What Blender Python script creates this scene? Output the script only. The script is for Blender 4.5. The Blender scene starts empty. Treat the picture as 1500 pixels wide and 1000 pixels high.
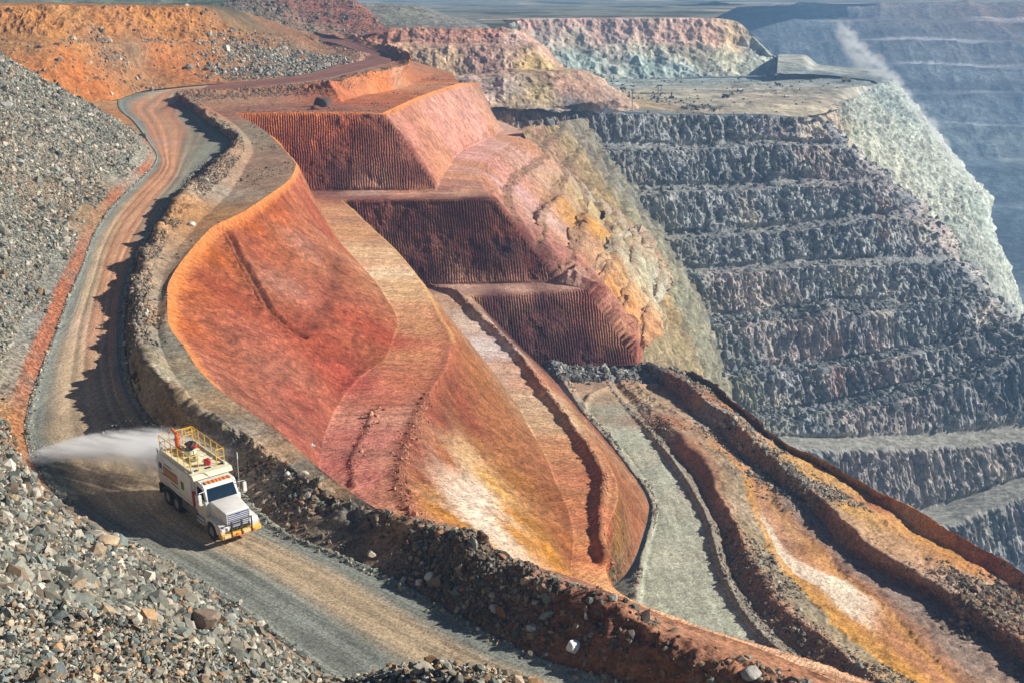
import bpy, bmesh, math, random
import numpy as np
from mathutils import Vector, Matrix
random.seed(7); RNG = np.random.default_rng(11)
sc = bpy.context.scene; COL = sc.collection
R = math.radians
# ------------------------------------------------------------------ camera model
FPX = 2060.0; PITCH = math.atan(515/2060.0)
CPI, SPI = math.cos(PITCH), math.sin(PITCH)
def ray(px, py):
    a = (px-750)/FPX; b = -(py-500)/FPX
    return np.array([a, CPI + b*SPI, -SPI + b*CPI])
def at(px, py, w):
    """a surveyed point: w<0 is its level (m), w>0 its distance (m)"""
    d = ray(px, py)
    return d*(w/d[2]) if w < 0 else d*(w/d[1])
def project(P):
    P = np.asarray(P); dep = P[...,1]*CPI - P[...,2]*SPI
    up = P[...,1]*SPI + P[...,2]*CPI
    return 750+FPX*P[...,0]/dep, 500-FPX*up/dep, dep
# ------------------------------------------------------------------ noise
TAB = RNG.random(65536).astype(np.float32)
def vnoise(P, seed=0):
    P = np.asarray(P, dtype=np.float64); I = np.floor(P).astype(np.int64); F = (P-I).astype(np.float32)
    F = F*F*(3-2*F)
    out = np.zeros(P.shape[:-1], np.float32)
    for dx in (0,1):
        wx = F[...,0] if dx else 1-F[...,0]
        for dy in (0,1):
            wy = F[...,1] if dy else 1-F[...,1]
            for dz in (0,1):
                wz = F[...,2] if dz else 1-F[...,2]
                h = ((I[...,0]+dx)*73856093) ^ ((I[...,1]+dy)*19349663) ^ ((I[...,2]+dz)*83492791) ^ (seed*2654435)
                h = (h ^ (h >> 13)) * 1274126177
                out += wx*wy*wz*TAB[(h ^ (h >> 16)) & 65535]
    return out*2-1
def fbm(P, s, o=4, seed=0, ridge=False, gain=0.5):
    s = np.asarray(s, dtype=float); t = 0; a = 1; n = 0
    for i in range(o):
        v = vnoise(P*(s*2.03**i)+i*17.3, seed+i)
        if ridge: v = 1-2*np.abs(v)
        t = t+a*v; n += a; a *= gain
    return t/n
def sst(a, b, x): 
    t = np.clip((x-a)/(b-a), 0, 1); return t*t*(3-2*t)
# ------------------------------------------------------------------ meshes
def mesh_obj(name, V, F4, mat, col=None, uv=None, smooth=True, kind='structure', parent=None):
    V = np.asarray(V, np.float32).reshape(-1,3); F4 = np.asarray(F4, np.int32)
    me = bpy.data.meshes.new(name); k = F4.shape[1]
    me.vertices.add(len(V)); me.vertices.foreach_set('co', V.ravel())
    me.loops.add(F4.size); me.loops.foreach_set('vertex_index', F4.ravel())
    me.polygons.add(len(F4)); me.polygons.foreach_set('loop_start', np.arange(0, F4.size, k, dtype=np.int32))
    me.polygons.foreach_set('loop_total', np.full(len(F4), k, np.int32))
    me.polygons.foreach_set('use_smooth', np.full(len(F4), smooth))
    if col is not None:
        c = np.ones((len(V),4), np.float32); cc = np.clip(np.asarray(col).reshape(-1,3), .004, 2); lum = cc.mean(1, keepdims=True)
        c[:,:3] = np.clip(1.12*(lum+(cc-lum)*1.05)**1.11, 0.004, 0.88) if kind else np.clip(cc, .004, .88)
        a = me.color_attributes.new('tone', 'FLOAT_COLOR', 'POINT'); a.data.foreach_set('color', c.ravel())
    if uv is not None:
        a = me.attributes.new('lane', 'FLOAT2', 'POINT'); a.data.foreach_set('vector', np.asarray(uv, np.float32).ravel())
    me.update(); me.validate()
    me.materials.append(mat)
    o = bpy.data.objects.new(name, me); COL.objects.link(o)
    if kind: o['kind'] = kind
    if parent: o.parent = parent
    return o
def spline(pts, n, smooth=True):
    P = np.array([at(*p) for p in pts]); Q = np.array([[p[0],p[1]] for p in pts], float)
    s = np.r_[0, np.cumsum(np.maximum(1.0, np.hypot(*np.diff(Q, axis=0).T)))]
    t = np.linspace(0, s[-1], n); k = np.clip(np.searchsorted(s, t, 'right')-1, 0, len(s)-2)
    h = (s[k+1]-s[k]); f = ((t-s[k])/h)[:,None]
    if not smooth or len(P) < 3: return P[k]*(1-f)+P[k+1]*f
    d = np.diff(P, axis=0)/np.diff(s)[:,None]; m = np.empty_like(P); m[0]=d[0]; m[-1]=d[-1]
    w = np.diff(s)[:,None]; wa = 2*w[1:]+w[:-1]; wb = w[1:]+2*w[:-1]; d0, d1 = d[:-1], d[1:]; ok = d0*d1 > 0
    m[1:-1] = np.where(ok, (wa+wb)/(wa/np.where(ok,d0,1)+wb/np.where(ok,d1,1)), 0)
    f2, f3 = f*f, f**3; h = h[:,None]
    return (2*f3-3*f2+1)*P[k]+(f3-2*f2+f)*h*m[k]+(-2*f3+3*f2)*P[k+1]+(f3-f2)*h*m[k+1]
class Patch: pass
def loft(rows, nus, nvs, smooth=True, soft=None):
    """rows: each a list of segments (lists of surveyed points), or an array of 3-D points"""
    L = []; sm = smooth if isinstance(smooth, list) else [smooth]*9
    for r in rows:
        if isinstance(r, np.ndarray): L.append(r); continue
        if not isinstance(r[0], list): r = [r]
        L.append(np.concatenate([spline(sg, n, sm[i])[(1 if i else 0):] for i, (sg, n) in enumerate(zip(r, nus))]))
    out = []; rc = []
    for i in range(len(L)-1):
        n = nvs[i]; f = np.arange(n)/n
        out.append(L[i][None]*(1-f)[:,None,None]+L[i+1][None]*f[:,None,None]); rc.append(i+f)
    out.append(L[-1][None]); rc.append([len(L)-1.0])
    p = Patch(); p.P = np.concatenate(out); p.r = np.repeat(np.concatenate(rc)[:,None], p.P.shape[1], 1)
    p.u = np.repeat(np.linspace(0,1,p.P.shape[1])[None], p.P.shape[0], 0); p.L = L
    if soft:   # soften the profile across rows
        for _ in range(soft):
            q = p.P.copy(); q[1:-1] = (p.P[:-2]+2*p.P[1:-1]+p.P[2:])/4; p.P = q
    p.B = p.P.copy(); normals(p)
    su = np.r_[0, np.cumsum(np.linalg.norm(np.diff(p.P[p.P.shape[0]//2], axis=0), axis=1))]
    p.su = np.repeat(su[None], p.P.shape[0], 0)
    sv = np.concatenate([np.zeros((1,p.P.shape[1])), np.cumsum(np.linalg.norm(np.diff(p.P, axis=0), axis=2), axis=0)])
    p.sv = sv
    return p
def normals(p):
    du = np.gradient(p.P, axis=1); dv = np.gradient(p.P, axis=0); n = np.cross(du, dv)
    n /= np.linalg.norm(n, axis=2, keepdims=True)+1e-9
    n[n[...,2] < -0.3] *= -1
    # outward: up, or towards the viewer for a wall
    flip = (n[...,2] < 0.02) & ((n*p.P).sum(-1) > 0); n[flip] *= -1
    p.N = n
def faces(p):
    a, b = p.P.shape[:2]; I = np.arange(a*b).reshape(a,b)
    F = np.stack([I[:-1,:-1], I[:-1,1:], I[1:,1:], I[1:,:-1]], -1).reshape(-1,4)
    i = len(F)//2
    V = p.P.reshape(-1,3); q = V[F[::97]]; n = np.cross(q[:,1]-q[:,0], q[:,2]-q[:,0])
    if n[:,2].sum() < 0: F = F[:,::-1]
    return F
def splat(p, sp, power=3.0, aniso=(1,1,1), jit=0.0):
    """colour zones: each is tied to a place on the ground and blended by distance there"""
    a, b = p.B.shape[:2]; ia = np.unique(np.r_[np.arange(0,a,4),a-1]); ib = np.unique(np.r_[np.arange(0,b,4),b-1])
    Bc = p.B[ia][:,ib]; px, py, _ = project(Bc); Q = Bc.reshape(-1,3)
    W = 0; C = 0; an = np.array(aniso); X = Bc*an
    if jit: X = X + np.stack([fbm(Bc, .12, 3, 91+i) for i in range(3)], -1)*jit
    for (x, y, c) in sp:
        i = np.argmin(((px-x)**2+(py-y)**2).ravel()); c0 = Q[i]*an
        d = np.sqrt(((X-c0)**2).sum(-1))+0.6
        w = d**-power; W = W+w; C = C+w[...,None]*np.array(c)
    C = C/W[...,None]
    def up(C, idx, n, ax):
        t = np.arange(n); k = np.clip(np.searchsorted(idx, t, 'right')-1, 0, len(idx)-2); f = (t-idx[k])/(idx[k+1]-idx[k])
        sh = [1,1,1]; sh[ax] = n; f = f.reshape(sh); return np.take(C,k,ax)*(1-f)+np.take(C,k+1,ax)*f
    return up(up(C, ia, a, 0), ib, b, 1)
def build(p, name, mat, col, smooth=True, kind='structure', uv=True):
    o = mesh_obj(name, p.P, faces(p), mat, col, np.stack([p.su, p.sv], -1).reshape(-1,2), smooth, kind)
    return o
def push(p, d, horiz=0.0):
    n = p.N.copy()
    if horiz: n[...,2] *= (1-horiz); n /= np.linalg.norm(n, axis=2, keepdims=True)+1e-9
    p.P = p.P+n*d[...,None]
# ------------------------------------------------------------------ materials
class NT:
    def __init__(s, name):
        s.m = bpy.data.materials.new(name); s.m.use_nodes = True; s.t = s.m.node_tree; s.t.nodes.clear()
        s.out = s.n('ShaderNodeOutputMaterial')
    def n(s, k, **kw):
        x = s.t.nodes.new(k)
        for a, b in kw.items(): setattr(x, a, b)
        return x
    def l(s, a, b): s.t.links.new(a, b)
def earth(name, scale=3.0, var=0.35, bump=0.5, bdist=0.08, grit=12.0, streak=None, rough=0.95, speck=0.3, marks=None):
    """earth and rock: tone attribute, broken up by noise of two sizes and a scatter of small stones"""
    g = NT(name); at_ = g.n('ShaderNodeAttribute', attribute_name='tone')
    tc = g.n('ShaderNodeNewGeometry')
    n1 = g.n('ShaderNodeTexNoise'); n1.inputs['Scale'].default_value = scale; n1.inputs['Detail'].default_value = 8; n1.inputs['Roughness'].default_value = .7
    n2 = g.n('ShaderNodeTexVoronoi'); n2.inputs['Scale'].default_value = grit; n2.inputs['Randomness'].default_value = 1
    if streak:
        an = g.n('ShaderNodeAttribute', attribute_name='lane'); mp = g.n('ShaderNodeMapping'); mp.inputs['Scale'].default_value = (streak[0], streak[1], 1)
        g.l(an.outputs['Vector'], mp.inputs['Vector']); g.l(mp.outputs[0], n1.inputs['Vector']); n1.inputs['Scale'].default_value = 1
    else: g.l(tc.outputs['Position'], n1.inputs['Vector'])
    g.l(tc.outputs['Position'], n2.inputs['Vector'])
    mr = g.n('ShaderNodeMapRange'); mr.inputs['From Min'].default_value = .32; mr.inputs['From Max'].default_value = .68
    mr.inputs['To Min'].default_value = 1-var; mr.inputs['To Max'].default_value = 1+var; g.l(n1.outputs[0], mr.inputs['Value'])
    sx = g.n('ShaderNodeSeparateColor'); g.l(n2.outputs['Color'], sx.inputs[0])
    m2 = g.n('ShaderNodeMapRange'); m2.inputs['To Min'].default_value = 1-speck; m2.inputs['To Max'].default_value = 1+speck; g.l(sx.outputs[0], m2.inputs['Value'])
    ml = g.n('ShaderNodeMath', operation='MULTIPLY'); g.l(mr.outputs[0], ml.inputs[0]); g.l(m2.outputs[0], ml.inputs[1])
    mx = g.n('ShaderNodeVectorMath', operation='SCALE'); g.l(at_.outputs['Color'], mx.inputs[0]); g.l(ml.outputs[0], mx.inputs['Scale'])
    b = g.n('ShaderNodeBsdfPrincipled'); b.inputs['Roughness'].default_value = rough; b.inputs['Specular IOR Level'].default_value = .15
    bp = g.n('ShaderNodeBump'); bp.inputs['Strength'].default_value = bump; bp.inputs['Distance'].default_value = bdist
    a2 = g.n('ShaderNodeMath', operation='MULTIPLY_ADD'); g.l(sx.outputs[1], a2.inputs[0]); a2.inputs[1].default_value = speck*.8; g.l(n1.outputs[0], a2.inputs[2])
    hsrc = a2.outputs[0]
    if marks:     # tooth marks of the digger, running down the face
        an = g.n('ShaderNodeAttribute', attribute_name='lane'); mp = g.n('ShaderNodeMapping'); mp.inputs['Rotation'].default_value = (0,0,R(marks[2])); mp.inputs['Scale'].default_value = (marks[0], marks[1], 1)
        n3 = g.n('ShaderNodeTexNoise'); n3.inputs['Scale'].default_value = 1; n3.inputs['Detail'].default_value = 5; n3.inputs['Roughness'].default_value = .6
        g.l(an.outputs['Vector'], mp.inputs['Vector']); g.l(mp.outputs[0], n3.inputs['Vector'])
        a3 = g.n('ShaderNodeMath', operation='MULTIPLY_ADD'); g.l(n3.outputs[0], a3.inputs[0]); a3.inputs[1].default_value = 1.3; g.l(hsrc, a3.inputs[2]); hsrc = a3.outputs[0]
        m3 = g.n('ShaderNodeMapRange'); m3.inputs['From Min'].default_value=.35; m3.inputs['From Max'].default_value=.65; m3.inputs['To Min'].default_value=.8; m3.inputs['To Max'].default_value=1.18; g.l(n3.outputs[0], m3.inputs['Value'])
        mm = g.n('ShaderNodeMath', operation='MULTIPLY'); g.l(ml.outputs[0], mm.inputs[0]); g.l(m3.outputs[0], mm.inputs[1]); g.l(mm.outputs[0], mx.inputs['Scale'])
    g.l(hsrc, bp.inputs['Height']); g.l(bp.outputs[0], b.inputs['Normal'])
    g.l(mx.outputs[0], b.inputs['Base Color']); g.l(b.outputs[0], g.out.inputs['Surface'])
    return g.m
M = {}
M['face'] = earth('earth_face', .9, .4, .9, .5, 4.5, speck=.22)
M['cutface'] = earth('cut_face', 1.6, .3, 1, .3, 5, speck=.22, marks=(3.6, .6, 18))
M['scree'] = earth('scree_ground', 2.0, .5, 1, .3, 6, speck=.5)
M['road'] = earth('gravel_road', 1, .26, .6, .04, 12, streak=(.05, 3.0), speck=.38)
M['ramp'] = earth('ramp_gravel', 1.2, .32, .8, .2, 7, speck=.35)
M['rock'] = earth('hard_rock', .3, .45, .9, 1.6, 1.0, speck=.3)
M['far'] = earth('far_rock', .08, .4, .7, 4, .35, speck=.25)
M['stone'] = earth('loose_stone', 6, .25, .5, .03, 25, speck=.1)
def flat(name, c, rough=.5, metal=0, spec=.5, noise=0.0, nscale=8):
    g = NT(name); b = g.n('ShaderNodeBsdfPrincipled'); b.inputs['Roughness'].default_value = rough
    b.inputs['Metallic'].default_value = metal; b.inputs['Specular IOR Level'].default_value = spec
    if noise:
        tc = g.n('ShaderNodeTexCoord'); n = g.n('ShaderNodeTexNoise'); n.inputs['Scale'].default_value = nscale; n.inputs['Detail'].default_value = 5
        g.l(tc.outputs['Object'], n.inputs['Vector'])
        cr = g.n('ShaderNodeMix', data_type='RGBA'); cr.inputs[6].default_value = (*[v*(1-noise) for v in c],1); cr.inputs[7].default_value = (*[min(1,v*(1+noise*.4)) for v in c],1)
        g.l(n.outputs[0], cr.inputs[0]); g.l(cr.outputs[2], b.inputs['Base Color'])
    else: b.inputs['Base Color'].default_value = (*c,1)
    g.l(b.outputs[0], g.out.inputs['Surface']); return g.m
# ------------------------------------------------------------------ loose rock
def ico(sub):
    bm = bmesh.new(); bmesh.ops.create_icosphere(bm, subdivisions=sub, radius=1)
    V = np.array([v.co[:] for v in bm.verts]); F = np.array([[v.index for v in f.verts] for f in bm.faces]); bm.free(); return V, F
PROTO = []
for k in range(10):
    V, F = ico(1); W = V.copy()
    for _ in range(7):      # shear facets off the ball, as blasted rock breaks
        n = RNG.normal(size=3); n /= np.linalg.norm(n); h = RNG.uniform(.35,.75); d = W@n
        W = W-np.outer(np.maximum(d-h, 0), n)
    W *= RNG.uniform(.7,1.2,3); W += RNG.normal(size=W.shape)*.04
    PROTO.append((W, F))
V0, F0 = ico(1)
def ico12():
    bm = bmesh.new(); bmesh.ops.create_icosphere(bm, subdivisions=1, radius=1); bm.free()
    t = (1+5**.5)/2; v = np.array([(-1,t,0),(1,t,0),(-1,-t,0),(1,-t,0),(0,-1,t),(0,1,t),(0,-1,-t),(0,1,-t),(t,0,-1),(t,0,1),(-t,0,-1),(-t,0,1)])/1.9
    f = np.array([(0,11,5),(0,5,1),(0,1,7),(0,7,10),(0,10,11),(1,5,9),(5,11,4),(11,10,2),(10,7,6),(7,1,8),(3,9,4),(3,4,2),(3,2,6),(3,6,8),(3,8,9),(4,9,5),(2,4,11),(6,2,10),(8,6,7),(9,8,1)])
    return v, f
SMALL = []
for k in range(8):
    v, f = ico12(); SMALL.append((v*RNG.uniform(.65,1.25,(1,3))+RNG.normal(size=v.shape)*.16, f))
def rotmats(n):
    q = RNG.normal(size=(n,4)); q /= np.linalg.norm(q, axis=1, keepdims=True); w,x,y,z = q.T
    return np.stack([1-2*(y*y+z*z),2*(x*y-z*w),2*(x*z+y*w),2*(x*y+z*w),1-2*(x*x+z*z),2*(y*z-x*w),2*(x*z-y*w),2*(y*z+x*w),1-2*(x*x+y*y)],1).reshape(n,3,3)
def rocks(name, P, S, C, protos=SMALL, mat=None, label=None):
    """a spread of loose rock: far too many to count, one mesh"""
    n = len(P); kind = RNG.integers(0, len(protos), n); Vs=[]; Fs=[]; Cs=[]; off = 0
    for k, (v, f) in enumerate(protos):
        i = np.where(kind==k)[0]
        if not len(i): continue
        r = rotmats(len(i)); sc3 = S[i][:,None]*RNG.uniform(.7,1.3,(len(i),3))
        vv = np.einsum('nij,vj->nvi', r, v)*sc3[:,None,:] + P[i][:,None]
        Vs.append(vv.reshape(-1,3)); Fs.append((f[None]+(np.arange(len(i))*len(v))[:,None,None]+off).reshape(-1,3))
        Cs.append(np.repeat(C[i], len(v), 0)); off += len(i)*len(v)
    return mesh_obj(name, np.concatenate(Vs), np.concatenate(Fs), mat or M['stone'], np.concatenate(Cs), None, False, 'stuff')
def scatter(p, n, mask):
    """n random places on patch p, weighted by mask (screen-size free: weights by cell)"""
    w = mask.ravel().astype(float); w /= w.sum(); a, b = p.P.shape[:2]
    i = RNG.choice(a*b, n, p=w); r = i//b; c = i%b; r2 = np.minimum(r+1,a-1); c2 = np.minimum(c+1,b-1)
    f = RNG.random((2,n,1)); P = p.P[r,c]*(1-f[0])*(1-f[1])+p.P[r2,c]*f[0]*(1-f[1])+p.P[r,c2]*(1-f[0])*f[1]+p.P[r2,c2]*f[0]*f[1]
    return P, i
def stonecol(n, base, dark=.5, spread=.1):
    k = RNG.uniform(dark, 1.35, (n,1)); c = np.array(base)[None]*k; return c*(1+RNG.normal(size=(n,3))*spread*.5)
def tag(o, label=None, cat=None, group=None, kind=None):
    for k, v in (('label',label),('category',cat),('group',group),('kind',kind)):
        if v: o[k] = v
    return o
# ================================================================== the near pit wall: rim, benches and faces
R1 = [[(1300,1030,-30.5),(1198,986,-30),(1107,947,-29.5),(992,909,-29),(897,868,-28.7),(840,845,-28.3),(765,824,-28),(651,780,-27.5),(554,745,-27),(488,701,-26.5),(408,633,-26),(323,572,-25.3),(289,538,-25),(272,511,-24.8),(248,477,-24.5),(245,443,-24),(248,412,-23.6),(272,375,-23.2),(306,337,-22.8),(357,310,-22.4),(395,285,-22),(425,262,-21.6),(433,245,-21.3),(418,222,-21),(385,190,-20.5),(345,166,-20.2)],
      [(345,166,-20.2),(440,164,-20),(530,164.5,-20.1),(560,166,-20.3)],
      [(560,166,-20.3),(621,139,-20),(672,122,-20)], [(672,122,-20),(700,121,380),(700,125,470)]]
T1 = [[(1250,1060,-38),(1150,990,-37),(1030,950,-36.5),(900,910,-36),(800,880,-35.5),(700,850,-35),(640,830,-35),(560,800,-35),(500,765,-35),(475,720,-34.8),(468,680,-34.5),(478,630,-34.2),(500,585,-34),(530,550,-33.8),(568,520,-33.6),(582,480,-33.5),(562,430,-33),(536,396,-32.8),(505,366,-32.6),(478,335,-32.4),(458,304,-32.2),(448,292,-32.1),(440,286,-32),(432,283,-32),(428,282,-32),(425,281,-32)],
      [(425,281,-32),(500,280,-32),(600,280,-32),(638,278,-32)],
      [(638,278,-32),(665,231,-32),(726,198,-32)], [(726,198,-32),(735,190,360),(720,165,470)]]
C2 = [[(1250,1002,-38),(1120,960,-37.5),(1000,918,-37),(930,895,-36.7),(860,868,-36.3),(780,838,-35.6),(700,806,-35),(651,781,-34.7),(610,755,-34.5),(586,727,-34.3),(583,700,-34.2),(590,664,-34.1),(603,625,-34),(620,590,-34),(640,560,-33.9),(657,530,-33.8),(662,500,-33.7),(645,464,-33.5),(617,413,-33.2),(583,369,-33),(550,338,-32.8),(525,315,-32.7),(512,303,-32.6),(505,297,-32.5),(502,294,-32.5),(500,293,-32.5)],
      [(500,293,-32.5),(580,292,-32.4),(660,291,-32.3),(718,290,-32.3)],
      [(718,290,-32.3),(700,248,-32.4),(767,197,-32.5)], [(767,197,-32.5),(772,195,350),(760,190,440)]]
T2 = [[(1300,1015,-50),(1180,980,-49.5),(1050,950,-48.5),(970,925,-48),(900,895,-47.5),(870,875,-47),(845,858,-46.8),(836,842,-46.7),(838,810,-46.6),(840,780,-46.5),(830,740,-46.3),(814,705,-46.2),(800,670,-46.1),(783,639,-46),(760,600,-45.9),(735,565,-45.8),(714,538,-45.7),(690,508,-45.6),(662,478,-45.5),(640,455,-45.4),(622,436,-45.2),(612,427,-45.1),(606,422,-45),(603,419,-45),(601,418,-45),(600,417,-45)],
      [(600,417,-45),(660,417,-45),(740,416,-45),(816,414,-45)],
      [(816,414,-45),(852,404,-46),(872,385,-47.5),(905,350,-50)], [(905,350,-50),(925,345,330),(930,335,420)]]
C3 = [[(1300,1010,-51),(1180,965,-50),(1050,925,-49),(980,900,-48.5),(930,880,-48),(905,865,-47.6),(893,852,-47.3),(888,838,-47.1),(885,815,-47),(888,785,-46.9),(896,755,-46.8),(905,728,-46.7),(903,705,-46.6),(892,680,-46.5),(868,645,-46.4),(835,603,-46.3),(808,570,-46.2),(784,541,-46.1),(760,515,-46),(740,494,-46),(718,468,-45.8),(703,451,-45.6),(695,443,-45.5),(690,438,-45.5),(687,435,-45.5),(685,433,-45.5)],
      [(685,433,-45.5),(740,430,-45.5),(800,426,-45.5),(855,422,-45.5)],
      [(855,422,-45.5),(872,404,-46.8),(890,387,-48.5),(915,352,-50.5)], [(915,352,-50.5),(935,347,326),(940,338,410)]]
T3 = [[(1310,1012,-58.0),(1190,985,-58.0),(1060,960,-58.0),(990,935,-57.5),(940,915,-57.5),(905,892,-57.2),(890,872,-57.0),(900,856,-56.9),(915,842,-56.8),(932,812,-56.7),(941,785,-56.6),(949,755,-56.5),(950,738,-56.4),(944,722,-56.3),(925,695,-56.2),(890,650,-56.1),(872,630,-56.0),(852,607,-56.0),(838,590,-56.0),(826,576,-56.0),(814,561,-56.0),(805,550,-56.0),(800,544,-56.0),(796,540,-56.0),(794,538,-56.0),(792,537,-56.0)],
      [(792,537,-56.0),(840,536,-56.0),(900,535,-56.0),(935,534,-56.0)],
      [(935,534,-56.0),(950,510,-58.0),(960,470,-61.0),(975,425,-64.0)], [(975,425,-64.0),(985,420,360),(980,400,420)]]
NU = [1000, 620, 260, 50]
p = loft([R1,T1,C2,T2,C3,T3], NU, [130,36,150,30,130], smooth=[1,1,1,0], soft=1)
r, u = p.r, p.u
NUA=NU[0]+NU[1]-1
sgC = (np.arange(p.P.shape[1])[None]>NUA)*(p.r>2.02)
zz = p.P[...,2]; ph = (zz+1.3*fbm(p.P,.06,3,17)+.5*fbm(p.P,.3,2,18))/4.0; g_ = ph-np.floor(ph)
step_ = np.where(g_<.62, g_/.62*.93, .93+(g_-.62)/.38*.07)
TERR = sgC*sst(2.02,2.25,p.r)*sst(NUA,NUA+25,np.arange(p.P.shape[1]))[None]
p.P[...,2] += TERR*(step_-g_)*4.0*.95
TFLAT = TERR*sst(.60,.66,g_)*sst(1.0,.97,g_)
normals(p)
nA, nB, nC = NU[0], NU[0]+NU[1]-1, NU[0]+NU[1]+NU[2]-2
seg = np.zeros_like(r); seg[:,nA:nB] = 1; seg[:,nB:] = 2
P = p.B
facew = np.where((r<1)|((r>2)&(r<3))|(r>4), 1.0, 0.0)             # 1 on a face, 0 on a bench
frac = r-np.floor(r)
inface = sst(0,.06,frac)*sst(1,.95,frac)
# drilled and ripped ribs on the walls that look down the pit
cx = (np.arange(p.P.shape[1])[None]-nA)/(nB-nA)
corr = facew*inface*sst(-.004,.004,cx)*sst(1.004,.996,cx+.0*r)
wob = P[...,0]+.26*fbm(P,.45,3,5)+(P[...,2]+20)*.12
rib = 1-np.abs(np.mod(wob/.40,1)*2-1)
rib = rib**.7
crumble = fbm(P,.55,4,8)
ragged = sst(-.05,.4,fbm(P,(.25,.25,.12),4,31)+.35*(r<1)*sst(.35,0,frac)*sst(.5,.9,cx))
rough3 = (seg>1)*sst(2.2,3.4,r)
bk3 = fbm(np.stack([P[...,0]*.25,P[...,1]*.2,P[...,2]*.08],-1),1,5,61,ridge=True)
d0 = rough3*(4.2*fbm(P,.06,4,64)+1.6*bk3+.5*fbm(P,.6,4,62)) + (seg>1)*(.35*fbm(np.stack([P[...,0]*.5,P[...,1]*.3,P[...,2]*.2],-1),1,4,63,ridge=True))*inface*facew
d = d0+corr*(rib*(.22+.12*fbm(P,.35,3,6))*(1-.8*ragged)+crumble*(.12+.5*ragged)+fbm(P,.09,3,77)*.5)
# the curved faces: fine diagonal scratches plus slow swells
A = np.clip(1-corr,0,1)*facew
scr = fbm(np.stack([P[...,0]*2.2+P[...,2]*.9, P[...,1]*1.2+P[...,2]*1.1, P[...,2]*.35],-1),1,4,12,ridge=True)
d += A*inface*(.16*scr+.10*fbm(P,1.5,3,3)+.7*fbm(P,.05,3,55))
bench = 1-facew
d += bench*(.10*fbm(P,.6,4,19)+.12*fbm(P*np.array([1,.25,1]),.5,3,22))
# shallow bench scar scraped across the upper curved face
def path_d(p, pts, k=None):
    """distance (m) from every place on the patch to a line laid over it"""
    px,py,_ = project(p.B[::3,::3]); Q = p.B[::3,::3].reshape(-1,3); K = []
    for (x,y) in pts: K.append(Q[np.argmin(((px-x)**2+(py-y)**2).ravel())])
    D = np.full(p.B.shape[:2], 1e9)
    for a, b in zip(K[:-1], K[1:]):
        ab = b-a; t = np.clip(((p.B-a)@ab)/(ab@ab+1e-9), 0, 1)
        D = np.minimum(D, np.linalg.norm(p.B-a-t[...,None]*ab, axis=-1))
    return D
scar = path_d(p, [(333,338),(350,372),(370,412),(390,447),(412,472),(438,486)])
sj = scar+.25*fbm(P,.8,3,66)
d += (r<1)*(-.35*np.exp(-((sj-.45)/.22)**2)+.22*np.exp(-((sj-.9)/.3)**2))
scr2 = path_d(p, [(438,486),(462,466),(484,436),(495,405),(494,378)]); s2m = np.exp(-((scr2+.5*fbm(P,.5,3,67))/.9)**2)*(r<1); d += -.18*s2m
# windrows along the benches
w2 = path_d(p, [(554,602),(532,639),(517,674),(515,712)]); w3 = path_d(p, [(625,586),(608,625),(592,660),(586,700),(588,730),(610,757),(655,782)])
d += .25*np.exp(-(w2/.3)**2)*(r<2.4)*(.7+.6*fbm(P,1.2,3,4)) + .2*np.exp(-(w3/.3)**2)*(r<2.4)*(.7+.8*fbm(P,1,3,6))
w4 = path_d(p, [(628,421),(668,435),(696,461),(730,495),(764,529),(787,560),(820,604),(849,644),(872,675),(884,705),(882,730),(875,762),(878,790),(884,824),(893,842)])
w4m = np.exp(-((w4+.12*fbm(P,.7,2,5))/.42)**2)*((r>2.9)&(r<4.3)); d += .95*w4m*(.8+.5*fbm(P,.7,3,44))
w5 = path_d(p, [(795,314),(815,300),(845,290)]); d += -.5*np.exp(-(w5/1.4)**2)*(r>2)
ledge = path_d(p, [(779,349),(790,325),(800,314),(845,290)]); d += .8*np.exp(-(ledge/1.1)**2)*(r>2)*(r<3)
push(p, d)
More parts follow.
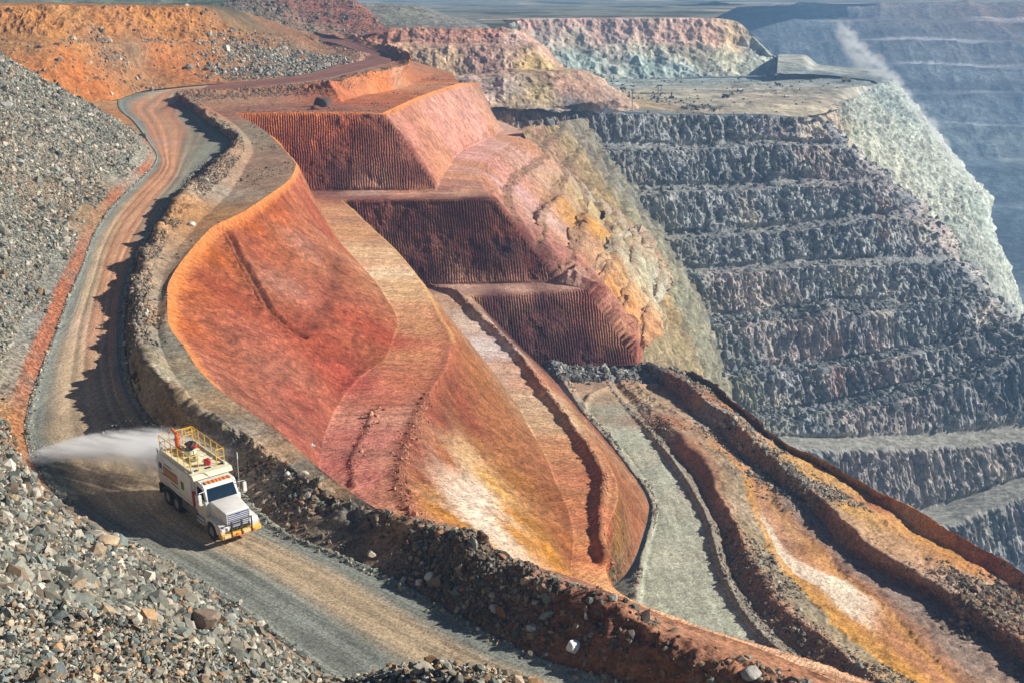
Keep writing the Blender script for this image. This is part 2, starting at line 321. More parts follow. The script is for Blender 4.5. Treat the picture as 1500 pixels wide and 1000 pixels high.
# colour
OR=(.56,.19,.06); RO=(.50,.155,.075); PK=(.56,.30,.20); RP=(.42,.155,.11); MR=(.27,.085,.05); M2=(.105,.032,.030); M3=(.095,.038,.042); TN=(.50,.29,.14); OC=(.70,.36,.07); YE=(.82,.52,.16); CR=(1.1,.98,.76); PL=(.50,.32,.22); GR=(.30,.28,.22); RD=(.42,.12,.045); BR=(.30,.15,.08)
sp = [(430,262,OR),(400,300,(.60,.21,.07)),(360,320,OR),(300,360,(.60,.2,.06)),(262,420,(.62,.23,.08)),(268,470,(.58,.2,.07)),(330,430,RO),(300,500,(.52,.2,.11)),(380,360,(.52,.19,.10)),(440,350,PK),(430,420,(.58,.32,.22)),(470,330,(.50,.2,.11)),
 (380,500,(.55,.25,.16)),(420,540,PK),(360,560,(.54,.23,.14)),(470,500,(.46,.14,.075)),(520,470,(.50,.16,.08)),(550,490,(.47,.13,.07)),(490,430,(.5,.22,.13)),(500,390,(.48,.25,.13)),(450,600,(.50,.19,.13)),(420,620,(.5,.2,.14)),(500,550,(.44,.12,.08)),(520,640,(.46,.18,.12)),(500,680,(.46,.17,.12)),
 (490,310,TN),(520,340,TN),(530,370,(.6,.42,.22)),(560,400,(.66,.48,.28)),(575,430,(.60,.40,.2)),(600,425,(.6,.4,.2)),(600,460,(.56,.30,.15)),(620,480,(.54,.28,.13)),(600,520,(.56,.26,.12)),(630,540,(.5,.22,.10)),(590,560,(.52,.2,.1)),(550,580,(.50,.19,.11)),(560,640,(.50,.22,.15)),(560,700,(.48,.19,.13)),(540,730,(.5,.22,.14)),
 (600,640,(.42,.15,.09)),(620,700,(.48,.19,.1)),(640,600,(.42,.15,.09)),(660,560,(.44,.17,.10)),(700,560,(.5,.24,.1)),(690,620,(.46,.17,.09)),(650,660,(.5,.22,.1)),(640,720,(.58,.34,.12)),(680,600,(.45,.16,.09)),
 (700,640,(.55,.3,.12)),(695,685,(.95,.75,.45)),(698,705,CR),(700,720,CR),(692,735,CR),(695,745,CR),(700,755,CR),(712,765,CR),(705,772,CR),(690,660,(.85,.62,.35)),(720,700,YE),(660,760,OC),(740,740,OC),(760,700,(.52,.26,.08)),(780,760,(.52,.27,.07)),(740,650,(.5,.24,.1)),(800,800,OC),(820,780,(.46,.2,.07)),(800,720,(.46,.2,.08)),(760,790,OC),
 (650,440,(.55,.36,.22)),(690,440,(.5,.33,.2)),(680,470,(.58,.45,.32)),(720,510,(.62,.52,.42)),(740,550,(.56,.38,.24)),(780,590,(.60,.42,.25)),(800,620,(.58,.40,.22)),(830,660,(.5,.26,.12)),(850,700,(.48,.21,.10)),(860,760,(.46,.19,.09)),(850,820,(.46,.19,.08)),(800,560,(.48,.25,.14)),(830,580,(.44,.2,.12)),
 (900,660,(.4,.17,.10)),(915,720,(.44,.2,.1)),(920,760,(.4,.22,.12)),(905,800,(.45,.26,.07)),(900,825,(.25,.25,.18)),(870,630,(.40,.18,.11)),
 (360,175,(.50,.18,.08)),(400,175,(.52,.19,.08)),(470,180,(.46,.16,.07)),(420,200,(.40,.13,.06)),(500,185,(.42,.14,.065)),(440,230,MR),(520,200,(.24,.08,.05)),(500,260,(.15,.055,.042)),(600,260,(.15,.055,.042)),(560,190,(.26,.10,.06)),(600,220,(.24,.1,.07)),
 (540,282,PL),(600,284,(.55,.3,.18)),(680,285,(.5,.3,.18)),
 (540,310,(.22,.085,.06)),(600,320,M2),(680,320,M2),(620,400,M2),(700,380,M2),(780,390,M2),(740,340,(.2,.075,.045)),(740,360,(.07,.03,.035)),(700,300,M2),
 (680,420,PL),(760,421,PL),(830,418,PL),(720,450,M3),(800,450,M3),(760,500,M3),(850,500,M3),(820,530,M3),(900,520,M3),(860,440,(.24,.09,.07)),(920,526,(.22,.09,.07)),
 (575,180,(.5,.28,.2)),(600,200,(.54,.29,.21)),(640,160,(.55,.33,.25)),(670,150,(.56,.34,.26)),(650,200,(.56,.32,.24)),(700,180,(.56,.34,.27)),(620,240,(.46,.24,.16)),(680,210,(.55,.3,.22)),
 (665,260,(.48,.26,.14)),(690,240,(.5,.27,.15)),(740,205,(.48,.27,.15)),(700,276,(.44,.24,.14)),
 (730,250,(.55,.32,.25)),(770,240,(.55,.36,.28)),(760,290,(.56,.38,.33)),(800,270,(.5,.36,.25)),(750,320,(.5,.3,.24)),(820,280,(.42,.32,.17)),(810,340,(.54,.4,.33)),(840,360,(.5,.34,.2)),(860,350,(.55,.33,.1)),(850,330,(.5,.3,.1)),(880,340,(.3,.28,.18)),(830,390,(.42,.22,.17)),(870,370,(.45,.25,.13)),
 (880,450,(.40,.22,.15)),(905,490,(.42,.24,.15)),(930,520,(.4,.18,.12)),(900,440,(.60,.36,.14)),(930,480,(.52,.30,.14)),(950,430,(.42,.44,.32)),(900,410,(.5,.34,.16)),(920,400,(.40,.42,.30)),(960,470,(.42,.42,.30)),(930,440,(.44,.42,.28)),(895,380,(.38,.40,.30)),(880,310,(.36,.36,.28)),(860,300,(.44,.38,.2)),(955,510,(.5,.33,.18)),(970,440,(.4,.42,.32))]
c = splat(p, sp, 3.4, jit=1.6)
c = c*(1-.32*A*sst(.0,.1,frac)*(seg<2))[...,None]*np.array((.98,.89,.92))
bk_ = (r<1)*sst(-.1,.5,fbm(P,.05,3,58)+.6*sst(-27,-32,P[...,2]))*(seg<1); c = c*(1-.35*bk_[...,None])+.35*bk_[...,None]*np.array((.40,.10,.06))
c = c*(1+.22*fbm(P,.25,4,40))[...,None]
stri = fbm(np.stack([P[...,0]*2.5+P[...,2]*.8, P[...,1]*1.2+P[...,2]*1.0, P[...,2]*.25],-1),.9,4,71)
c = c*(1+(A*.55*stri)+.35*rough3*bk3)[...,None]
wst = fbm(np.stack([P[...,0]*.18, P[...,1]*1.3, P[...,2]],-1),1,4,73)       # water stains across benches
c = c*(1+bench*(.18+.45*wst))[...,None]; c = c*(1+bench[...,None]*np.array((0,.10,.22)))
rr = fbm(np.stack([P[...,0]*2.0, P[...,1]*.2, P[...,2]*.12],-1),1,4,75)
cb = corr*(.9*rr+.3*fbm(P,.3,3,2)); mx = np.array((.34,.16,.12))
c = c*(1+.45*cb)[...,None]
c = c*(1-.65*corr*sst(.55,.1,rib))[...,None]                                # shade in the grooves and light on the rib edges, painted into the colour
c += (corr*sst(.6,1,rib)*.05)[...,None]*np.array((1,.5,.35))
dk = np.clip(np.exp(-((sj-.45)/.25)**2)*(r<1)+.5*np.exp(-(w2/.4)**2)*(r<2.4)+.7*np.exp(-(w3/.7)**2)*(r<2.4),0,1)
c = c*(1-.55*dk)[...,None]; c = c*(1-.28*s2m)[...,None]
c = c*(1-.5*w4m)[...,None]  # the windrow's shadow, painted as a darker line
crest = ((r<1.0)*sst(.10,.0,frac)*(1-corr)); c = c*(1-crest[...,None])+crest[...,None]*np.array((.66,.27,.10))  # highlight along the rim, painted as a lighter orange band
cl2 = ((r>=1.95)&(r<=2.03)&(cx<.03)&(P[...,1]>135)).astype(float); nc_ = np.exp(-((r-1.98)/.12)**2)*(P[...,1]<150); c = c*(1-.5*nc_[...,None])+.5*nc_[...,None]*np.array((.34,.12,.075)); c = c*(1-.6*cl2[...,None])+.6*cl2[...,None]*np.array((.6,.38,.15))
c = c*(1-.55*TFLAT[...,None])+.55*TFLAT[...,None]*np.array((.36,.23,.15))
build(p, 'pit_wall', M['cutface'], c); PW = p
# ================================================================== haul road, berm and shelf behind the rim
S = [[(1640,1180,-31.5),(1450,1100,-31),(1290,1040,-30.5),(1190,990,-30),(1100,952,-29.5),(985,915,-29),(892,875,-28.6),(832,852,-28.2),(755,832,-27.9),(640,790,-27.6),(576,771,-27.4),(497,731,-27),(450,703,-26.6),(396,650,-26.2),(348,626,-25.8),(305,606,-25.5),(270,570,-25.2),(245,530,-25),(230,480,-24.7),(231,440,-24.2),(240,400,-23.7),(264,360,-23.2),(300,318,-22.8),(330,290,-22.4),(350,262,-22),(362,240,-21.6),(370,222,-21.3),(362,200,-21),(335,176,-20.5),(310,160,-20.2)],
     [(310,160,-20.2),(400,153,-20),(460,150,-20),(500,150,-20)], [(500,150,-20),(519,143,-20),(590,129,-20),(625,115,-20),(662,107,-20)]]
BC = [[(1600,1210,-30.2),(1400,1130,-29.8),(1230,1062,-29.4),(1131,1010,-29),(1069,985,-28.7),(1002,956,-28.1),(930,915,-27.7),(885,886,-27.5),(800,858,-27.6),(740,832,-27.5),(650,788,-27.2),(600,765,-27),(520,738,-26.9),(440,700,-26.7),(400,672,-26.4),(350,640,-26.0),(306,613,-25.5),(272,590,-24.9),(240,553,-24.2),(214,517,-24),(203,470,-24.1),(207,419,-23.5),(219,368,-22.9),(258,305,-21.9),(290,270,-21.2),(322,238,-20.6),(344,216,-20.1),(350,205,-19.9),(335,190,-19.6),(306,168,-19.3),(280,150,-19),(262,136,-18.6)],
      [(262,136,-18.6),(340,133,-18.4),(430,129,-18),(482,122,-17)], [(482,122,-17),(519,112,-16.6),(553,106,-16.2),(602,92,-15.4),(604,84,-15),(590,74,-14.5),(546,62,-13.9),(502,50,-13.3),(461,47,-12.8)]]
RE = [[(1500,1220,-31.8),(1250,1110,-31.2),(1100,1065,-30.7),(1000,1030,-30.4),(900,996,-30),(796,964,-29.7),(682,908,-29.3),(576,846,-28.8),(490,808,-28.5),(430,785,-28.3),(390,755,-28.15),(350,715,-27.9),(300,672,-27.6),(250,640,-27.3),(214,605,-26.95),(196,570,-26.4),(187,530,-26),(184,480,-25.4),(189,430,-24.7),(204,380,-24),(238,316,-23.1),(266,280,-22.5),(298,247,-21.9),(328,222,-21.4),(338,208,-21.1),(322,193,-20.9),(298,175,-20.6),(274,157,-20.3),(256,141,-19.9)],
      [(256,141,-19.9),(300,136,-19.4),(400,126,-18.6),(475,117,-17.9)], [(475,117,-17.9),(505,109,-17.4),(550,98,-16.9),(583,88,-16.4),(577,80,-15.8),(545,72,-15.2),(500,58,-14.4),(461,53,-13.9)]]
LE = [[(1050,1300,-32),(760,1160,-31.4),(600,1072,-30.9),(500,1004,-30.4),(396,927,-29.7),(324,874,-29.2),(202,802,-28.6),(108,748,-28.3),(70,710,-28.0),(44,665,-27.6),(36,630,-27.2),(41,600,-26.8),(60,540,-26),(80,490,-25.4),(98,440,-24.8),(120,390,-24),(136,346,-23.4),(165,302,-22.8),(195,272,-22.3),(222,247,-21.9),(229,232,-21.5),(218,210,-21),(195,178,-20.6),(174,158,-20.3),(177,143,-20),(204,134,-19.7),(250,128,-19.3)],
      [(250,128,-19.3),(306,124,-19),(432,113,-18),(470,104,-17.6)], [(470,104,-17.6),(500,96,-17.3),(535,87,-16.8),(542,81,-16.2),(520,74,-15.6),(490,64,-15),(450,56,-14.5)]]
R1s = [[(1650,1170,-31.5),(1460,1090,-31)]+R1[0],R1[1],R1[2]]
p = loft([R1s,S,BC,RE,LE], [1300,420,260], [26,26,26,60])
P = p.B; r = p.r; frac = r-np.floor(r)
bc_end = np.arange(p.P.shape[1])[None]/p.P.shape[1]+0*r
berm = np.exp(-((r-2)/.55)**2)
px_, py_, dep = project(P)
lump = fbm(P,.45,4,101)
d = .05*fbm(P,.8,3,8)*(r<1) + berm*(.75*lump+.35*fbm(P,1.5,3,103,ridge=True)) 
d *= sst(.0,.1,r)
near = sst(110,75,P[...,1]); d += berm*near*.35*fbm(P,.25,3,105,ridge=True)
rd = r>3; v = np.clip(r-3,0,1)                # 0 right edge .. 1 left edge
rut = np.zeros_like(r)
for q, a in ((.3,.05),(.42,.04),(.6,.05),(.72,.04)): rut -= a*np.exp(-((v+.02*fbm(P,.05,2,9)-q)/.035)**2)
hv = fbm(P,.09,3,107); d += berm*.55*hv; p.P[...,:2] += (berm*(1-rd*1.0)*.9)[...,None]*np.stack([fbm(P,.16,3,108),fbm(P,.16,3,109)],-1)
d += rd*(rut+.03*fbm(P,1.2,3,10)+.10*np.exp(-((v-.03)/.03)**2)+.1*np.exp(-((v-.98)/.02)**2))
push(p, d)
GV=np.array((.235,.245,.215)); TA=np.array((.44,.345,.24)); OT=np.array((.46,.235,.14)); SH=np.array((.30,.20,.13)); BE=np.array((.20,.155,.12)); 
c = np.ones(P.shape)*SH
sh = splat(p, [(420,240,(.34,.23,.16)),(380,270,(.34,.23,.16)),(310,320,(.38,.22,.11)),(245,440,(.36,.22,.13)),(280,540,(.32,.26,.18)),(330,590,(.34,.24,.15)),(420,660,(.40,.27,.17)),(500,720,(.40,.27,.17)),(600,775,(.32,.2,.13)),(760,828,(.30,.18,.13)),(850,860,(.36,.19,.13)),(950,905,(.40,.22,.14)),(1100,960,(.38,.2,.12)),
   (400,155,(.32,.16,.11)),(480,155,(.30,.13,.09)),(520,150,(.44,.15,.07)),(580,140,(.45,.17,.08)),(640,120,(.46,.19,.09)),(560,120,(.52,.2,.08)),(600,100,(.55,.26,.13)),(350,145,(.36,.22,.14)),(360,200,(.34,.27,.19)),(300,270,(.34,.29,.23)),
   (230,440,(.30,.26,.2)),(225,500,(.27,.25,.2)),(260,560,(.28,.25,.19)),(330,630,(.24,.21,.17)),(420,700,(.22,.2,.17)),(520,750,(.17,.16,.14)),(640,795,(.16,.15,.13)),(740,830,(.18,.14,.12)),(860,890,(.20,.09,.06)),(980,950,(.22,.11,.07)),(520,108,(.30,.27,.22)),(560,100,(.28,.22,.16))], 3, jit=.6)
c = sh*(1+.35*fbm(P,.5,4,111)+.25*fbm(P,2.2,3,112))[...,None]
u01 = np.clip(bc_end*1.0,0,1)
# running surface
tr = np.exp(-((v-.36)/.10)**2)+np.exp(-((v-.66)/.10)**2)
mid = sst(.10,.24,v+.05*fbm(P,.15,3,120))*sst(.93,.78,v+.05*fbm(P,.15,3,121))
nearroad = sst(76,66,P[...,1])
edge = sst(.16,.30,v)*sst(.66,.5,v)
mid = mid*(1-nearroad)+edge*nearroad
lanes = fbm(np.stack([p.su*.03, v*16, 0*v],-1),1,4,130)
T = TA[None,None]*np.ones(P.shape)
lan2 = fbm(np.stack([p.su*.012, v*5+.6*fbm(P,.02,2,131), 0*v],-1),1,3,132); og = sst(85,110,P[...,1])*sst(-.15,.35,lan2+.3*lanes)*.85
T = T*(1-og[...,None])+OT*og[...,None]
pk = sst(90,120,P[...,1])*sst(.1,.6,fbm(P,.06,3,133)); T = T*(1-.6*pk[...,None])+np.array((.44,.29,.26))*.6*pk[...,None]
rc = GV*(1-mid[...,None])+T*mid[...,None]
far = sst(130,160,P[...,1]); gfar = sst(.42,.3,v+.08*lanes)*far
rc = rc*(1-.75*gfar[...,None])+np.array((.24,.24,.19))*.75*gfar[...,None]
redr = sst(235,260,P[...,1])*(P[...,0]>-62); rc = rc*(1-redr[...,None])+np.array((.26,.13,.10))*redr[...,None]
wet = np.exp(-(((P[...,0]+25)/5.5)**2+((P[...,1]-80)/8)**2)**1.5)*sst(-.4,.2,fbm(P,.3,3,137)+.3)
thin = fbm(np.stack([p.su*.02, v*42, 0*v],-1),1,3,138)
rc = rc*(1+.25*lanes+.18*thin+.2*fbm(P,.4,3,135)-.45*wet)[...,None]
m = rd.astype(float)[...,None]; c = c*(1-m)+rc*m
I = (r<=3.0001); 
# split into shelf+berm and the road sheet (their shared edge runs under the berm's toe)
k3 = int(np.where(p.r[:,0]>=3-1e-6)[0][0])
def cut(p, a, b, c):
    q = Patch(); q.P=p.P[a:b]; q.r=p.r[a:b]; q.u=p.u[a:b]; q.su=p.su[a:b]; q.sv=p.sv[a:b]; q.N=p.N[a:b]; q.B=p.B[a:b]; return q, c[a:b]
q, cc = cut(p, 0, k3+1, c); build(q, 'berm', M['ramp'], cc); BM = q
q, cc = cut(p, k3, p.P.shape[0], c); build(q, 'haul_road', M['road'], cc); RD = q
RDfull = p
# ================================================================== scree slope left of the road
le = LE[0][1:21]
toe = spline(LE[0][:22], 800)[:, :]
Yt = toe[:,1:2]
def dirs(y):
    k = np.interp(y, [50,66,85,110,190],[0,1,2,3,4]); ax=np.array([-.86,-.89,-.99,-1,-.97]); ay=np.array([-.5,-.45,-.12,.0,.12])
    d = np.stack([np.interp(k,range(5),ax),np.interp(k,range(5),ay),0*k],-1); return d/np.linalg.norm(d,axis=1,keepdims=True)
D = dirs(toe[:,1]); ker = np.ones(81)/81
for k in range(2): D[:,k] = np.convolve(np.pad(D[:,k],40,'edge'),ker,'valid')
toes = toe.copy()
for k in range(3): toes[:,k] = np.convolve(np.pad(toe[:,k],60,'edge'),np.ones(121)/121,'valid')
up = np.array([0,0,1.0])
def off(d, h, base=toe): return base+D*d+up*h
def endcap(A, k=40):    # the slope turns away and falls behind its far end
    n = len(A); e = A[-1]; g = np.linspace(0,1,k)[1:,None]
    return np.concatenate([A, e+np.array([-3,14,0])*g+up*(-(g**2)*8*(1 if True else 0))])
rows = [off(0,0), off(.6,.4), off(1.2,.75), off(2.1,1.2), off(6,3.9), toes*.5+toe*.5+D*14+up*9.3, toes+D*27+up*19, toes+D*46+up*33]
rows = [endcap(a) for a in rows]
p = loft(rows, None, [8,8,8,24,40,60,60])
P = p.B; r = p.r
far = sst(100,60,P[...,1])
d = sst(0,1,r)*(.12*fbm(P,.9,3,201)) + sst(2.5,4,r)*(.9*fbm(P,.06,4,202)+.25*fbm(P,.3,3,203)) + (r>1)*(r<4)*.25*fbm(P,.7,3,204,ridge=True)
push(p, d)
band = fbm(P,.045,4,210)
c = splat(p, [(20,80,(.30,.30,.26)),(100,160,(.38,.37,.31)),(60,250,(.36,.36,.30)),(150,230,(.35,.34,.29)),(30,350,(.33,.33,.28)),(100,280,(.42,.25,.15)),(120,300,(.38,.27,.17)),(70,400,(.30,.29,.25)),(30,480,(.29,.28,.25)),(20,560,(.30,.27,.22)),(10,620,(.42,.24,.12)),(100,780,(.34,.32,.28)),(30,800,(.34,.33,.29)),(200,880,(.32,.31,.27)),(180,790,(.40,.33,.24)),(300,920,(.27,.25,.2)),(400,980,(.32,.25,.17)),(160,200,(.40,.30,.2))],3,jit=1)
c = c*(1+.3*band+.25*fbm(P,1.2,3,211))[...,None]
cut1 = sst(2.1,1.4,r)*sst(85,92,P[...,1]); cut2 = sst(2.0,1.2,r)
m = np.maximum(cut1,cut2*(.30+.45*sst(80,95,P[...,1])))*(1-.5*sst(.1,.6,fbm(P,.3,3,214)))
m = m*(.2+.6*sst(-.3,.3,fbm(P,.09,3,215)))
c = c*(1-m[...,None])+np.array((.44,.15,.07))*m[...,None]
build(p, 'scree_slope', M['scree'], c*.85); SC = p
p = loft([[(229,232,-21.5),(218,210,-21.05),(195,178,-20.65),(174,158,-20.35),(177,143,-20.05),(206,134,-19.75)],[(190,240,-21.6),(150,215,-20.9),(120,186,-20.4),(100,165,-19.9),(120,152,-19.6),(204,133,-19.6)],[(60,250,-21.6),(20,220,-20.8),(0,190,-20),(0,168,-19.6),(60,152,-19.6),(200,133,-19.6)]],[300],[30,30]); push(p,.15*fbm(p.B,.6,4,260)*sst(0,.4,p.r))
build(p,'ground',M['face'],splat(p,[(150,170,(.44,.22,.10)),(190,200,(.36,.26,.17)),(170,150,(.42,.25,.13))],3)*(1+.3*fbm(p.B,.4,4,261))[...,None])
# ================================================================== cut bank and dumps at the head of the road
T = [(-160,165,-20.3),(60,158,-20),(172,146,-19.9),(204,135,-19.5),(258,128,-19.1),(340,121,-18.7),(432,112,-17.9),(480,99,-17.3),(528,84,-16.7),(520,74,-15.6),(480,62,-14.9)]
M1 = [(-160,100,250),(60,95,256),(170,98,279),(215,98,294),(262,100,301),(330,100,310),(400,95,317),(450,88,338),(490,80,380),(490,72,395),(470,62,432)]
M2_ = [(-160,62,256),(60,62,264),(172,64,286),(240,64,301),(290,67,309),(345,74,318),(400,80,328),(440,76,350),(465,72,388),(470,66,402),(465,60,440)]
M3_ = [(-160,54,259),(60,54,267),(172,56,289),(240,57,304),(290,60,312),(345,66,322),(390,70,334),(430,68,356),(455,64,394),(465,60,408),(462,58,445)]
Pk = [(-160,7,268),(60,7,280),(150,9,300),(220,10,312),(288,11,320),(325,35,332),(365,50,348),(410,52,375),(440,54,405),(460,54,430),(462,54,452)]
Bk = [(-160,5,330),(60,5,345),(150,6,360),(220,7,365),(300,7,370),(345,14,380),(390,28,400),(425,40,425),(450,48,445),(465,50,460),(470,50,470)]
p = loft([T,M1,M2_,M3_,Pk,Bk], [700], [70,40,12,80,30], soft=1)
P = p.B; r = p.r; x = P[...,0]
wall = sst(2.9,3.1,r)*sst(4.0,3.85,r)*sst(-50,-62,x)
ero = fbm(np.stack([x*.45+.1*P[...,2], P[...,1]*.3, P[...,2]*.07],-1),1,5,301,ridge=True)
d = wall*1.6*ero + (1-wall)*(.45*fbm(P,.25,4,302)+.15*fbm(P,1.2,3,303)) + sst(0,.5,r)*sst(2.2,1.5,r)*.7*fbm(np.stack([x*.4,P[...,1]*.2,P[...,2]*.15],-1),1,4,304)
d *= sst(0,.15,r)
push(p, d)
c = splat(p, [(60,40,(.54,.32,.13)),(150,40,(.56,.32,.13)),(230,40,(.56,.33,.13)),(280,40,(.56,.32,.13)),(320,55,(.52,.31,.14)),(60,120,(.5,.25,.1)),(40,60,(.45,.30,.15)),(120,110,(.52,.24,.09)),(180,100,(.40,.26,.14)),(200,80,(.34,.28,.2)),(160,65,(.38,.26,.16)),(260,110,(.48,.25,.11)),(300,90,(.48,.26,.12)),(240,90,(.48,.25,.11)),
  (350,100,(.36,.28,.2)),(390,105,(.34,.31,.26)),(430,95,(.32,.29,.24)),(370,80,(.36,.26,.17)),(450,70,(.34,.25,.17)),(440,60,(.36,.24,.15)),(380,60,(.34,.25,.16)),(350,35,(.30,.24,.15)),(480,75,(.34,.24,.17)),(100,20,(.50,.33,.16)),(480,90,(.33,.22,.16)),(420,45,(.3,.2,.13)),(330,15,(.16,.17,.12)),(290,5,(.10,.12,.09))],3,jit=3)
c = c*np.array((.80,.66,.58))*(1+.35*fbm(P,.15,4,310)+.3*fbm(P,.7,3,311))[...,None]
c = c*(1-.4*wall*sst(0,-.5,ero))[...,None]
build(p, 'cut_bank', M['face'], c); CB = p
def mound(name, base, top, back, cols, n=260, amp=1.2, mat='far', scale=.06, nv=(30,20), seed=1, gully=0):
    p = loft([base,top,back], [n], list(nv), soft=3); P = p.B
    d = amp*fbm(P,scale,5,seed)+amp*.4*fbm(P,scale*5,4,seed+7)
    if gully: d += gully*sst(0,.2,p.r)*sst(1.05,.8,p.r)*fbm(np.stack([P[...,0],P[...,1],P[...,2]*.2],-1),.12,4,seed+9,ridge=True)
    push(p, d); c = splat(p, cols, 3, jit=8)*(1+.3*fbm(P,scale*2,4,seed+3)+.25*fbm(P,scale*9,3,seed+4))[...,None]
    build(p, name, M[mat], c); return p
HM = mound('hills', [(325,22,430),(400,42,435),(460,54,445),(520,50,450),(575,46,460)], [(330,2,470),(390,-14,485),(450,-8,490),(515,0,490),(560,40,475)], [(340,4,510),(400,-6,530),(450,-4,540),(520,6,550),(570,42,500)],
  [(380,12,(.20,.16,.12)),(420,30,(.26,.16,.11)),(350,20,(.17,.16,.12)),(470,20,(.30,.13,.09)),(520,25,(.30,.12,.085)),(450,50,(.26,.2,.14)),(540,35,(.3,.13,.09))], seed=400, mat='rock', gully=.8)
mound('hills', [(505,48,470),(600,46,480),(690,44,490),(720,41,505)], [(515,6,530),(600,10,530),(650,24,520),(712,38,515)], [(520,5,620),(600,9,620),(660,22,600),(715,37,560)],
  [(560,30,(.22,.22,.18)),(620,25,(.24,.23,.19)),(650,35,(.24,.22,.2)),(700,42,(.25,.24,.22))], seed=430, amp=1, mat='rock', gully=.6)
mound('hills', [(-250,9,420),(0,6,430),(150,8,440),(260,11,440),(340,20,430)], [(-250,-6,520),(0,-2,520),(150,0,520),(260,2,500),(350,2,470)], [(-250,-5,700),(0,-2,700),(150,0,700),(260,2,650),(350,3,560)],
  [(0,3,(.2,.22,.18)),(200,4,(.16,.18,.13)),(300,6,(.10,.12,.08))], seed=450, amp=1.5)
# ================================================================== upper walls at the end of the near side
u0=[(460,44,478),(560,45,474),(650,45,472),(748,46,472),(762,47,505)]; u1=[(480,66,468),(560,67,466),(680,67,464),(772,66,464),(792,68,505)]
u1c=[(480,71,458),(560,71,457),(680,71,456),(776,70,456),(797,71,505)]; u2=[(500,110,450),(600,111,449),(680,111,448),(806,103,450),(826,103,500)]
u2c=[(500,116,438),(600,116,437),(700,115,436),(800,107,440),(850,109,450),(868,110,500)]; v2=[(560,162,425),(640,161,424),(720,160,424),(850,154,430),(897,147,440),(925,150,495)]
v2c=[(560,166,405),(640,165,407),(720,163.5,409),(850,163,433),(905,163,446),(960,165,490)]
p = loft([u0,u1,u1c,u2,u2c,v2,v2c],[620],[30,6,46,8,60,10],soft=2); P=p.B; r=p.r
fr = fbm(np.stack([P[...,0],P[...,1],P[...,2]*.35],-1),.12,5,501,ridge=True)
push(p, 1.3*fr+.5*fbm(P,.6,3,502)+1.5*fbm(P,.03,3,503)+(r>6)*1.2*fbm(P*np.array([1,1,.3]),.3,4,504,ridge=True))
c = splat(p,[(560,52,(.50,.24,.16)),(650,55,(.45,.24,.18)),(720,55,(.46,.25,.2)),(755,58,(.5,.36,.3)),(640,85,(.55,.40,.26)),(600,90,(.54,.36,.24)),(700,85,(.42,.27,.22)),(740,90,(.46,.33,.24)),(790,95,(.56,.42,.2)),(660,100,(.56,.42,.26)),(720,100,(.44,.28,.23)),
 (700,130,(.5,.38,.34)),(740,135,(.46,.38,.32)),(790,140,(.48,.38,.2)),(820,125,(.40,.26,.19)),(860,130,(.36,.23,.17)),(880,145,(.38,.26,.2)),(770,150,(.42,.33,.22)),(690,150,(.46,.36,.3)),(720,163,(.5,.4,.22)),(760,164,(.5,.42,.24)),(800,180,(.28,.24,.22)),(760,190,(.36,.28,.22)),(840,185,(.22,.2,.2)),(880,185,(.22,.2,.21)),(700,45,(.46,.25,.17)),(520,48,(.42,.24,.16))],3,jit=4)
c = c*(1+.3*fbm(P,.2,4,510)+.25*fr)[...,None]
build(p,'pit_wall',M['rock'],c)
